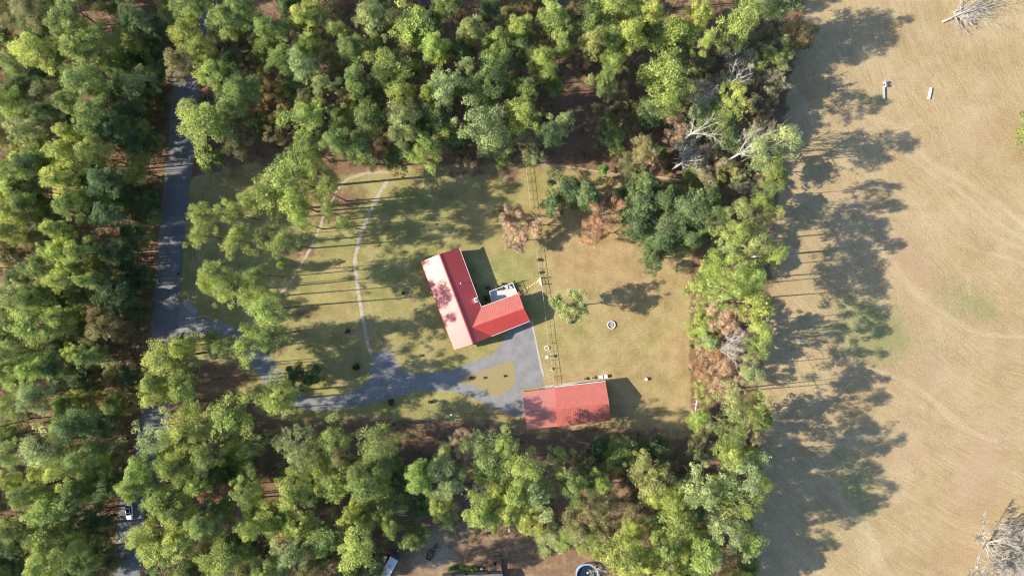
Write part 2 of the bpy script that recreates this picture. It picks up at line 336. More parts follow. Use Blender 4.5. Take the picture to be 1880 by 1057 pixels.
def masks(x, y):
    lawn = sd_poly(x, y, LAWN); field = sd_poly(x, y, FIELD); yard = sd_poly(x, y, YARD)
    lit = 1 - sstep(lawn, -2.0, 1.5)
    lit = np.minimum(lit, 1 - sstep(field, -3, 2.0))
    # straw spread under trees that stand on the lawn, and the brown strip south of the barn
    for (cx, cy, rx, ry, a) in ((400, 690, 70, 30, 1.0), (545, 463, 55, 12, 0.9), (625, 362, 70, 30, 0.75), (560, 575, 30, 10, 0.8), (610, 395, 50, 22, 0.75), (500, 690, 25, 15, .6),
                                (490, 640, 60, 40, 0.6), (420, 300, 80, 40, .55), (880, 318, 130, 10, 0.6), (1110, 800, 190, 22, 0.75), (1279, 620, 11, 190, 1.7), (1240, 480, 60, 14, 0.5),
                                (940, 320, 22, 26, 0.8), (700, 775, 260, 9, .8), (590, 500, 60, 8, .3), (1030, 389, 5, 8, .8), (940, 430, 22, 22, .3)):
        lit = np.maximum(lit, a * blob(x, y, cx, cy, rx, ry))
    lit = np.maximum(lit * (1 - 0.35 * sstep(yard, -1, 2)), 0)
    lit = np.where(x > 1700, np.minimum(lit, 0), lit)
    green = 0.12 + 0.66 * (1 - sstep(x, 900, 1050)) * np.ones_like(y)
    for (cx, cy, rx, ry, a) in ((960, 490, 60, 50, .4), (1050, 585, 70, 60, .45), (1150, 350, 120, 40, .3), (700, 740, 160, 40, .2), (1180, 640, 80, 60, .08), (1000, 340, 60, 40, .3),
                                (720, 550, 60, 120, .1), (930, 500, 60, 30, .25), (1080, 640, 60, 50, .1), (1210, 560, 60, 120, -.12)):
        green = green + a * blob(x, y, cx, cy, rx, ry)
    fg = np.zeros_like(x)
    for (cx, cy, rx, ry, a, rot) in ((1615, 625, 75, 60, 1.2, .4), (1790, 560, 90, 40, .95, .5), (1600, 585, 100, 30, .9, .5), (1570, 900, 30, 90, .8, -.4), (1560, 580, 60, 22, .6, .6), (1800, 545, 50, 30, .45, .3), (1590, 185, 40, 22, .6, .1), (1590, 870, 30, 140, .5, .0), (1520, 985, 30, 60, .6, 0),
                                (1640, 700, 18, 120, .4, -.5), (1560, 1010, 20, 60, .35, -.5), (1730, 640, 120, 14, .35, .55), (1480, 330, 60, 30, .3, .6), (1560, 400, 140, 16, .35, .6)):
        fg = np.maximum(fg, a * blob(x, y, cx, cy, rx, ry, rot))
    fmask = sstep(field, -2.5, 1.5)
    green = np.where(fmask > 0.5, fg, green)
    tr = np.zeros_like(x)
    for pts, wd, a in (([(1560, 200), (1640, 235), (1700, 290), (1790, 345), (1890, 420)], 1.3, .55), ([(1600, 222), (1690, 305), (1790, 372), (1890, 455)], .5, .6),
                       ([(1545, 380), (1650, 505), (1720, 570), (1800, 612), (1890, 625)], .6, .6), ([(1610, 460), (1680, 528), (1760, 590), (1850, 622)], .4, .7),
                       ([(1480, 330), (1600, 440), (1700, 560)], .4, .3), ([(1560, 650), (1660, 705), (1740, 760), (1830, 810)], .9, .7), ([(1630, 700), (1720, 740), (1800, 790)], .3, .8),
                       ([(1540, 900), (1590, 980), (1640, 1070)], 1.6, .6), ([(1570, 930), (1610, 1000), (1650, 1070)], .5, .7), ([(1480, 360), (1560, 470)], .3, .3),
                       ([(1650, 690), (1665, 860), (1668, 1000)], .35, .3), ([(1680, 380), (1760, 440), (1850, 480), (1900, 500)], .4, .5), ([(1550, 630), (1580, 680), (1640, 730)], .3, .6),
                       ([(1500, 575), (1545, 610), (1620, 690), (1700, 760)], .3, .5), ([(1700, 330), (1800, 420), (1890, 470)], .35, .4), ([(1640, 780), (1740, 810), (1880, 830)], .3, .35),
                       ([(1600, 860), (1660, 930), (1745, 1000)], .35, .3)):
        d = d_line(x + 6 * np.sin(y * 0.05), y + 5 * np.sin(x * 0.031), curve(pts))
        tr = np.maximum(tr, 0.5 * a * np.exp(-(d / (wd * .65)) ** 2))
    sand = 0.9 * sstep(-np.abs(d_line(x, y, ROADC)), -4.9, -3.9) * 0.0
    sand = np.maximum(sand, 0.7 * blob(x, y, 800, 1012, 32, 34)); sand = np.maximum(sand, 0.5 * blob(x, y, 757, 965, 16, 8)); sand = np.maximum(sand, .45 * blob(x, y, 985, 700, 14, 12))
    pk = np.zeros_like(x)
    for (cx, cy, rx, ry, a, rot) in ((1700, 500, 160, 22, .7, .75), (1660, 600, 60, 70, .6, .2), (1700, 660, 60, 60, .5, 0), (1800, 860, 40, 110, .7, .3), (1690, 780, 60, 20, .6, .6), (1660, 830, 45, 20, .6, .3),
                                 (1780, 1010, 90, 60, .3, 0), (1800, 250, 70, 30, .3, 0), (1560, 200, 30, 40, .3, 0)):
        pk = np.maximum(pk, a * blob(x, y, cx, cy, rx, ry, rot))
    return lit, green, fmask, tr, sand, pk

def sheet(name, xs, ys, z, mtl):
    X, Y = np.meshgrid(xs, ys); nx, ny = len(xs), len(ys)
    P = np.stack([X.ravel(), Y.ravel(), np.full(X.size, z)], 1)
    i = (np.arange(ny - 1)[:, None] * nx + np.arange(nx - 1)[None, :]).ravel()
    F = np.stack([i, i + 1, i + 1 + nx, i + nx], 1)
    me = bpy.data.meshes.new(name); me.vertices.add(len(P)); me.vertices.foreach_set('co', P.ravel().astype(np.float32))
    me.loops.add(F.size); me.loops.foreach_set('vertex_index', F.ravel().astype(np.int32))
    me.polygons.add(len(F)); me.polygons.foreach_set('loop_start', np.arange(0, F.size, 4, dtype=np.int32))
    me.update(calc_edges=True)
    px = P[:, 0] / S + CX; py = CY - P[:, 1] / S
    lit, gr, fm, tr, sd, pk = masks(px, py)
    for nm, ch in (('mask', (lit, gr, fm)), ('mask2', (tr, sd, pk))):
        a = me.attributes.new(nm, 'FLOAT_COLOR', 'POINT')
        a.data.foreach_set('color', np.stack([ch[0], ch[1], ch[2], np.ones_like(px)], 1).ravel().astype(np.float32))
    me.materials.append(mtl); o = bpy.data.objects.new(name, me); C.objects.link(o)
    return tag(o, kind='structure')
far = np.array([-3000, -1500, -700, -350, -220])
xs = np.concatenate([far, np.arange(-160, 160.1, 0.5), -far[::-1]]); ys = np.concatenate([far, np.arange(-95, 95.1, 0.5), -far[::-1]])
sheet('ground', xs, ys, 0.0, M['ground'])

# ------------------------------------------------------------------ road, drive, paths
def asphalt(name, col, leafy):
    m = mat(name, col, 0.9, 0.2, 0.35, detail=10)
    t = m.node_tree; N = t.nodes; L = t.links; b = N['Principled BSDF']; src = b.inputs['Base Color'].links[0].from_socket
    n = N.new('ShaderNodeTexNoise'); n.inputs['Scale'].default_value = 1.3; n.inputs['Detail'].default_value = 8; n.inputs['Roughness'].default_value = 0.75
    tc = N.new('ShaderNodeTexCoord'); L.new(tc.outputs['Object'], n.inputs[0])
    r = N.new('ShaderNodeMapRange'); r.inputs['From Min'].default_value = 0.56; r.inputs['From Max'].default_value = 0.72; r.inputs['To Max'].default_value = leafy
    L.new(n.outputs[0], r.inputs[0])
    x = N.new('ShaderNodeMix'); x.data_type = 'RGBA'; L.new(r.outputs[0], x.inputs[0]); L.new(src, x.inputs[6]); x.inputs[7].default_value = (0.26, 0.17, 0.10, 1)
    L.new(x.outputs[2], b.inputs['Base Color']); return m
M['asphalt'] = asphalt('asphalt', (0.16, 0.16, 0.165), 0.35); M['drive'] = asphalt('drive', (0.215, 0.21, 0.21), 0.15)

def flat(name, poly, z, m, jitter=0.0, seed=1, kind='structure', parent=None):
    import bmesh
    bm = bmesh.new(); rnd = random.Random(seed)
    pts = []
    for i, p in enumerate(poly):
        q = poly[(i + 1) % len(poly)]; d = math.hypot(q[0] - p[0], q[1] - p[1]); n = max(1, int(d / 5)) if jitter else 1
        for k in range(n):
            t = k / n; pts.append((p[0] + (q[0] - p[0]) * t + rnd.uniform(-jitter, jitter), p[1] + (q[1] - p[1]) * t + rnd.uniform(-jitter, jitter)))
    vs_ = [bm.verts.new((*G2(*p), z)) for p in pts]; f = bm.faces.new(vs_)
    bmesh.ops.triangulate(bm, faces=[f]); bmesh.ops.recalc_face_normals(bm, faces=bm.faces)
    me = bpy.data.meshes.new(name); bm.to_mesh(me); bm.free()
    if me.polygons[0].normal.z < 0: me.flip_normals()
    me.materials.append(m); o = bpy.data.objects.new(name, me); C.objects.link(o)
    return tag(o, kind=kind)
def smooth_poly(p, n=4):
    q = [p[-1]] + list(p) + [p[0], p[1]]; out = []
    for i in range(1, len(q) - 2):
        for k in range(n):
            t = k / n; a, b, c, d = q[i - 1], q[i], q[i + 1], q[i + 2]
            out.append(tuple(0.5 * ((2 * b[j]) + (c[j] - a[j]) * t + (2 * a[j] - 5 * b[j] + 4 * c[j] - d[j]) * t * t + (3 * b[j] - a[j] - 3 * c[j] + d[j]) * t ** 3) for j in (0, 1)))
    return out
def strip(name, pts, wpx, z, m, jitter=0.0, seed=3):
    c = curve(pts, 8); L_, R_ = [], []; rnd = random.Random(seed)
    for i, p in enumerate(c):
        a = c[max(i - 1, 0)]; b = c[min(i + 1, len(c) - 1)]; d = math.hypot(b[0] - a[0], b[1] - a[1]) or 1
        nx, ny = -(b[1] - a[1]) / d, (b[0] - a[0]) / d; w1 = wpx / 2 + rnd.uniform(-jitter, jitter); w2 = wpx / 2 + rnd.uniform(-jitter, jitter)
        L_.append((p[0] + nx * w1, p[1] + ny * w1)); R_.append((p[0] - nx * w2, p[1] - ny * w2))
    mb = MB(); P = [(*G2(*p), z) for p in L_] + [(*G2(*p), z) for p in R_]; n = len(c)
    mb.add(P, [(i, i + 1, n + i + 1, n + i) for i in range(n - 1)])
    o = mb.build(name, m)
    if o.data.polygons[0].normal.z < 0: o.data.flip_normals()
    return tag(o, kind='structure')
strip('road', ROADC, 48, 0.008, M['asphalt'], 0.9)
flat('driveway', DRIVE, 0.004, M['drive'], 0.75)
strip('side_road', [(723, -80), (722, -20), (721, 27)], 11, 0.006, M['asphalt'])
o = flat('lawn_island', smooth_poly(ISLAND), 0.012, mat('island_grass', (0.31, 0.235, 0.13), 0.95, 0.25, 2.2, detail=8, col2=(0.24, 0.205, 0.085)))

def paver_mat():
    m = mat('paver', (0.46, 0.405, 0.33), 0.9, 0.2, 5, bump=0.2)
    t = m.node_tree; N = t.nodes; L = t.links; b = N['Principled BSDF']; src = b.inputs['Base Color'].links[0].from_socket
    v = N.new('ShaderNodeTexVoronoi'); v.inputs['Scale'].default_value = 2.4; v.feature = 'DISTANCE_TO_EDGE'
    tc = N.new('ShaderNodeTexCoord'); L.new(tc.outputs['Object'], v.inputs['Vector'])
    r = N.new('ShaderNodeMapRange'); r.inputs['From Max'].default_value = 0.12; L.new(v.outputs['Distance'], r.inputs[0])
    x = N.new('ShaderNodeMix'); x.data_type = 'RGBA'; L.new(r.outputs[0], x.inputs[0]); x.inputs[6].default_value = (0.22, 0.18, 0.12, 1); L.new(src, x.inputs[7])
    L.new(x.outputs[2], b.inputs['Base Color']); return m
M['paver'] = paver_mat()
strip('path', [(713, 329), (705, 342), (690, 368), (671, 408), (658, 446), (652, 480), (655, 515), (661, 555), (667, 590), (674, 625), (681, 650)], 6.2, 0.005, M['paver'], 1.1)
M['path_dirt'] = mat('path_dirt', (0.38, 0.30, 0.22), 0.95, 0.25, 2.5, detail=8)
strip('path', [(716, 316), (690, 317), (655, 323), (628, 338), (607, 375), (588, 415), (577, 442), (553, 486), (533, 518), (514, 540), (493, 557)], 4.8, 0.005, M['path_dirt'], 1.3)
strip('path', [(975, 302), (1005, 303), (1060, 309), (1105, 316), (1160, 322), (1215, 326), (1262, 332)], 2.6, 0.005, M['path_dirt'], 0.5)
flat('gravel_apron', [(335, 556), (339, 552), (344, 552), (354, 560), (363, 570), (361, 575), (357, 577), (350, 574), (341, 566)], 0.016, M['grey_gravel'])
flat('gravel_apron', [(352, 620), (355, 628), (351, 634), (342, 636), (338, 629), (344, 620)], 0.016, M['grey_gravel'])
flat('pavement', [(973, 590), (978, 589), (982, 610), (988, 638), (996, 676), (1000, 690), (997, 692), (992, 676), (985, 640), (979, 610)], 0.03, M['concrete'])
flat('pavement', [(1000, 708), (1000, 714), (1112, 701), (1111, 696), (1060, 700)], 0.03, M['concrete'])

# ------------------------------------------------------------------ foliage generators
UP = np.array([0, 0, 1.0])
def unit(rs, n):
    v = rs.normal(size=(n, 3)); return v / np.linalg.norm(v, axis=1, keepdims=True)

def leaves_mesh(name, P, Nn, size, V, seed):
    """many leaf-sized quads at P facing roughly Nn"""
    rs = np.random.RandomState(seed); n = len(P)
    Nn = Nn / (np.linalg.norm(Nn, axis=1, keepdims=True) + 1e-9)
    a = np.cross(Nn, unit(rs, n)); a /= (np.linalg.norm(a, axis=1, keepdims=True) + 1e-9); b = np.cross(Nn, a)
    s1 = (size * rs.uniform(0.6, 1.5, n))[:, None] * 0.5; s2 = (size * rs.uniform(0.35, 1.0, n))[:, None] * 0.5
    k = rs.uniform(0.2, 0.9, n)[:, None]
    q = np.stack([P - a * s1, P - b * s2 * k, P + a * s1, P + b * s2], 1).reshape(-1, 3)
    me = bpy.data.meshes.new(name); me.vertices.add(4 * n); me.vertices.foreach_set('co', q.ravel().astype(np.float32))
    me.loops.add(4 * n); me.loops.foreach_set('vertex_index', np.arange(4 * n, dtype=np.int32))
    me.polygons.add(n); me.polygons.foreach_set('loop_start', np.arange(0, 4 * n, 4, dtype=np.int32)); me.update(calc_edges=True)
    at = me.attributes.new('v', 'FLOAT', 'POINT'); at.data.foreach_set('value', np.repeat(np.clip(V, 0, 1), 4).astype(np.float32))
    me.materials.append(M['leaf']); return me

def lobes_leaves(rs, cen, rad, per, squash=0.7, fill=0.5):
    """leaf points on the shells of small boughs"""
    n = len(cen); cnt = np.maximum(6, (per * (rad / rad.mean()) ** 2).astype(int)); idx = np.repeat(np.arange(n), cnt)
    u = unit(rs, len(idx)); u[:, 2] = np.where(rs.rand(len(idx)) < 0.62, np.abs(u[:, 2]), u[:, 2])
    r = rad[idx] * (fill + (1 - fill) * rs.rand(len(idx)) ** 0.5) * rs.uniform(0.8, 1.2, len(idx))
    # break each bough into tufts
    bump = 1 + 0.28 * np.sin(u[:, 0] * 7 + idx * 1.7) * np.sin(u[:, 1] * 7 + idx * 2.3)
    P = cen[idx] + u * (r * bump)[:, None] * np.array([1, 1, squash])
    V = 0.5 + 0.24 * rs.normal(size=n)[idx] + 0.26 * rs.normal(size=len(idx))
    return P, u, V

def make_crown(name, seed, R=4.5, z0=11.5, z1=20.0, nl=60, lr=(0.75, 1.25), per=95, leaf=0.36, kind='pine'):
    rs = np.random.RandomState(seed); C3 = []
    ph = rs.uniform(0, 6.28, 4); am = rs.uniform(0.08, 0.25, 4)
    while len(C3) < nl:
        t = rs.rand() ** 0.8; th = rs.uniform(0, 2 * math.pi)
        k = 1 + sum(am[i] * math.sin((i + 2) * th + ph[i]) for i in range(4))
        if kind == 'pine':
            prof = (0.55 + 0.45 * min(1, t / 0.3)) if t < 0.3 else (1 - ((t - 0.3) / 0.7) ** 2.0 * 0.78)
            rr = R * k * prof * (0.30 + 0.70 * rs.rand() ** 0.6)
            z = z0 + (z1 - z0) * t + rs.normal() * 0.25
        else:
            ang = t * math.pi / 2 * 1.1 - 0.15
            rr = R * k * math.cos(max(ang, 0) * 0.98) * (0.5 + 0.5 * rs.rand() ** 0.4); z = z0 + (z1 - z0) * max(0.0, math.sin(ang)) * rs.uniform(0.8, 1.0)
        c = np.array([rr * math.cos(th), rr * math.sin(th), z])
        if kind == 'pine' and any(np.linalg.norm((c - d) * np.array([1, 1, 0.7])) < lr[0] * 0.85 for d in C3) and rs.rand() < 0.75: continue
        C3.append(c)
    C3 = np.array(C3); rad = rs.uniform(lr[0], lr[1], nl)
    # ragged outer tufts so the outline feathers out
    ex = C3[rs.randint(0, nl, int(nl * 0.9))] + unit(rs, int(nl * 0.9)) * np.array([1, 1, .5]) * rs.uniform(0.9, 1.8, (int(nl * 0.9), 1))
    C3a = np.concatenate([C3, ex]); rad = np.concatenate([rad, rs.uniform(0.25, 0.6, len(ex))])
    P, u, V = lobes_leaves(rs, C3a, rad, per * 0.62)
    outw = P - np.array([0, 0, z0 + (z1 - z0) * 0.35]); outw /= np.linalg.norm(outw, axis=1, keepdims=True)
    Nn = u * 0.55 + outw * 0.3 + UP * 0.15 + np.array([-.25, 0, 0]) * 0 + unit(rs, len(P)) * 0.9
    return leaves_mesh(name, P, Nn, leaf, V, seed + 5), C3

def make_trunk(seed, z1, tips, n_limb=14, r0=0.24, m='bark', bend=0.35):
    rs = random.Random(seed); mb = MB(); top = z1 * 0.93
    ax = [Vector((bend * math.sin(i / 6 * 2.2 + seed) * i / 6, bend * math.cos(i / 6 * 1.7 + seed) * i / 6 - bend * i / 6 * math.cos(seed) * .5, top * i / 6)) for i in range(7)]
    ax[0] = Vector((0, 0, -0.15))
    mb.tube(ax, [r0 * (1.15 - 0.95 * i / 6) for i in range(7)], 7)
    idx = list(range(len(tips))); rs.shuffle(idx)
    for i in idx[:n_limb]:
        T = Vector(tips[i]); hz = max(top * 0.35, min(top * 0.97, T.z - 0.35 * math.hypot(T.x, T.y)))
        f = hz / top * 6; a = ax[int(min(f, 5))].lerp(ax[int(min(f, 5)) + 1], f - int(min(f, 5)))
        mid = a.lerp(T, 0.5) + Vector((0, 0, 0.3 + rs.uniform(-.2, .2)))
        mb.tube([a, mid, T], [r0 * 0.34, r0 * 0.22, r0 * 0.08], 4)
    me = mb.build('trunk', M[m], None, True); d = me.data; bpy.data.objects.remove(me); return d

def branch_mesh(seed, h=14, spread=5.5, levels=4, r0=0.22, m='bare_wood', up=0.55, n0=7, start=0.35, rmin=0.0):
    """leafless tree: forking limbs down to twigs"""
    rs = random.Random(seed); mb = MB(); tips = []
    def grow(p, d, ln, r, lv):
        q = p; pts = [p]; n = 3
        for i in range(n):
            d = (d + Vector((rs.uniform(-.22, .22), rs.uniform(-.22, .22), rs.uniform(-.08, .16)))).normalized(); q = q + d * ln / n; pts.append(q)
        mb.tube(pts, [max(rmin, q_) for q_ in (r, r * .85, r * .68, r * .5)], 5 if lv > 1 else 3, False)
        if lv <= 0: tips.append(tuple(q)); return
        for k in range(rs.choice((2, 3, 3)) + (1 if lv <= 2 else 0)):
            s_ = pts[rs.choice((1, 2, 3))] if k else pts[3]
            e = (d + Vector((rs.uniform(-1, 1), rs.uniform(-1, 1), rs.uniform(-.35, .6))) * 0.85).normalized()
            grow(s_, e, ln * rs.uniform(.55, .8), r * .52, lv - 1)
    tp = Vector((0, 0, h * start)); mb.tube([(0, 0, -.1), tp * .5 + Vector((.1, 0, 0)), tp], [r0 * 1.2, r0, r0 * .85], 7)
    for k in range(n0):
        a = 2 * math.pi * k / n0 + rs.uniform(-.4, .4)
        d = Vector((math.cos(a) * (1 - up * .6), math.sin(a) * (1 - up * .6), up * rs.uniform(.6, 1.4))).normalized()
        grow(tp, d, spread * rs.uniform(.42, .6), r0 * .6, levels - 1)
    me = mb.build('trunk', M[m], None, True); d_ = me.data; bpy.data.objects.remove(me)
    return d_, np.array(tips)

PINE, OPEN, BROAD, SPARSE, BARE = [], [], [], [], []
for i in range(13):
    R_ = 4.5; cm, tips = make_crown('crown', 100 + i, R_, 12.6 + (i % 3) * .6, 20.2, 48 + 6 * (i % 4), (0.55, 1.35), 150, 0.28)
    PINE.append((cm, make_trunk(i + 1, 20.0, tips, 14, 0.2)))
for i in range(5):
    cm, tips = make_crown('crown', 150 + i, 4.5, 12.8 + (i % 3) * .6, 20.2, 42 + 3 * i, (0.55, 1.3), 92, 0.285)
    OPEN.append((cm, make_trunk(i + 71, 20.0, tips, 18, 0.2)))
for i in range(5):
    cm, tips = make_crown('crown', 200 + i, 4.6, 5.2, 12.8, 78, (0.75, 1.35), 175, 0.31, 'broad')
    BROAD.append((cm, make_trunk(i + 31, 11.0, tips, 16, 0.26)))
for i in range(4):
    tm, tips = branch_mesh(300 + i, 13, 6.6, 4, 0.2, 'pale_bark')
    rs = np.random.RandomState(400 + i)
    sc = 4.6 / np.percentile(np.hypot(tips[:, 0], tips[:, 1]), 92)
    for v in tm.vertices: v.co.x *= sc; v.co.y *= sc
    tips = tips * np.array([sc, sc, 1]); n = min(len(tips), 230); tp = tips[rs.permutation(len(tips))[:n]]
    P, u, V = lobes_leaves(rs, tp, rs.uniform(0.4, 0.9, n), 50, 0.8, 0.25)
    SPARSE.append((leaves_mesh('crown', P, u * .5 + UP * .3 + unit(rs, len(P)) * .8, 0.28, V, 500 + i), tm))
for i in range(3):
    tm, tips = branch_mesh(600 + i, 14, 7.0, 5, 0.26, 'bare_wood', 0.5, 9, 0.45, 0.04)
    sc = 4.6 / np.percentile(np.hypot(tips[:, 0], tips[:, 1]), 92)
    for v in tm.vertices: v.co.x *= sc; v.co.y *= sc
    BARE.append((None, tm))

TINT = {  # leaf base colours
    'yg': ((0.185, 0.215, 0.045), 'yellow-green'), 'ye': ((0.175, 0.215, 0.045), 'bright yellow-green'), 'pg': ((0.175, 0.205, 0.075), 'pale green'),
    'mg': ((0.130, 0.165, 0.042), 'mid-green'), 'dg': ((0.070, 0.105, 0.036), 'dark green'), 'ol': ((0.150, 0.140, 0.055), 'olive'),
    'go': ((0.17, 0.14, 0.055), 'golden'), 'ok': ((0.095, 0.130, 0.045), 'deep green'), 'or': ((0.25, 0.150, 0.072), 'orange'),
    'pk': ((0.255, 0.190, 0.115), 'salmon-pink'), 'be': ((0.20, 0.18, 0.11), 'beige'), 'em': ((0.085, 0.17, 0.03), 'emerald'), 'br': ((0.16, 0.11, 0.06), 'brown'),
    'yl': ((0.19, 0.20, 0.06), 'yellow'), 'ba': ((0.3, 0.3, 0.3), 'grey')}
def road_x(y): return float(np.interp(y, [p[1] for p in ROADC], [p[0] for p in ROADC]))
trees = []
trnd = random.Random(77)
def tree(px, py, r, tint, form=None, h=None):
    """px,py: where the photo shows the crown; r its radius in photo px"""
    if form is None:
        form = {'ok': 'B', 'or': 'S', 'pk': 'S', 'be': 'S', 'go': 'S', 'ol': 'B', 'em': 'B', 'br': 'S', 'ba': 'N', 'yl': 'B'}.get(tint, 'P')
    lib = {'P': PINE, 'B': BROAD, 'S': SPARSE, 'N': BARE}[form]
    base_h = {'P': 20.2, 'B': 12.8, 'S': 13.0, 'N': 13.0}[form]
    if h is None: h = {'P': trnd.uniform(23, 27.5), 'B': trnd.uniform(11, 14.5), 'S': trnd.uniform(10, 13), 'N': 18}[form]
    if form == 'P' and (335 < px < 680 and 290 < py < 720 or px > 1290 or (py > 790 and py < 850)): lib = OPEN
    fz = {'P': 0.82, 'B': 0.70, 'S': 0.7, 'N': 0.6}
    if px > 1370: h = min(h, 22.5)
    while h > 5.5:                      # nobody plants a trunk in the road or out on the mown grass
        zc = h * fz[form]; bx = CX + (px - CX) * (H - zc) / H; by = CY + (py - CY) * (H - zc) / H
        if px < road_x(py) - 20: bad = bx > road_x(by) - 30
        elif px < 660 and 300 < py < 770: bad = abs(bx - road_x(by)) < 28
        elif 960 < px < 1283 and 330 < py < 480 or px < 1070 and 540 < py < 600: bad = False
        elif py < 345: bad = by > (304 if bx < 960 else 320)
        elif px > 1283 and py < 800: bad = bx < 1284
        else: bad = py > 800 and by < (775 if bx < 940 else 792)
        if not bad: break
        h *= 0.94
        if form == 'P' and h < 14: form = 'B'; lib = BROAD; base_h = 12.8
    zc = h * fz[form]
    p = W(px, py, zc); rm = r * S * (H - zc) / H
    cm, tm = trnd.choice(lib)
    nm = {'P': 'pine_tree', 'B': 'broadleaf_tree', 'S': 'autumn_tree', 'N': 'bare_tree'}[form]
    root = empty(nm, (p.x, p.y, 0), trnd.uniform(0, 6.28)); s_ = rm / 4.35
    root.scale = (s_ * trnd.uniform(.84, 1.12), s_ * trnd.uniform(.9, 1.2), h / base_h)
    tk = bpy.data.objects.new('trunk', tm); C.objects.link(tk); tk.parent = root
    if cm:
        cr = bpy.data.objects.new('crown', cm); C.objects.link(cr); cr.parent = root
        c = TINT[tint][0]; k = trnd.uniform(.9, 1.15) * 1.74; g = trnd.uniform(-.07, .07)
        cr.color = (c[0] * k * (1 + g), c[1] * k, c[2] * k * (1 - g), 1)
    trees.append((root, px, py, r, tint, form)); return root

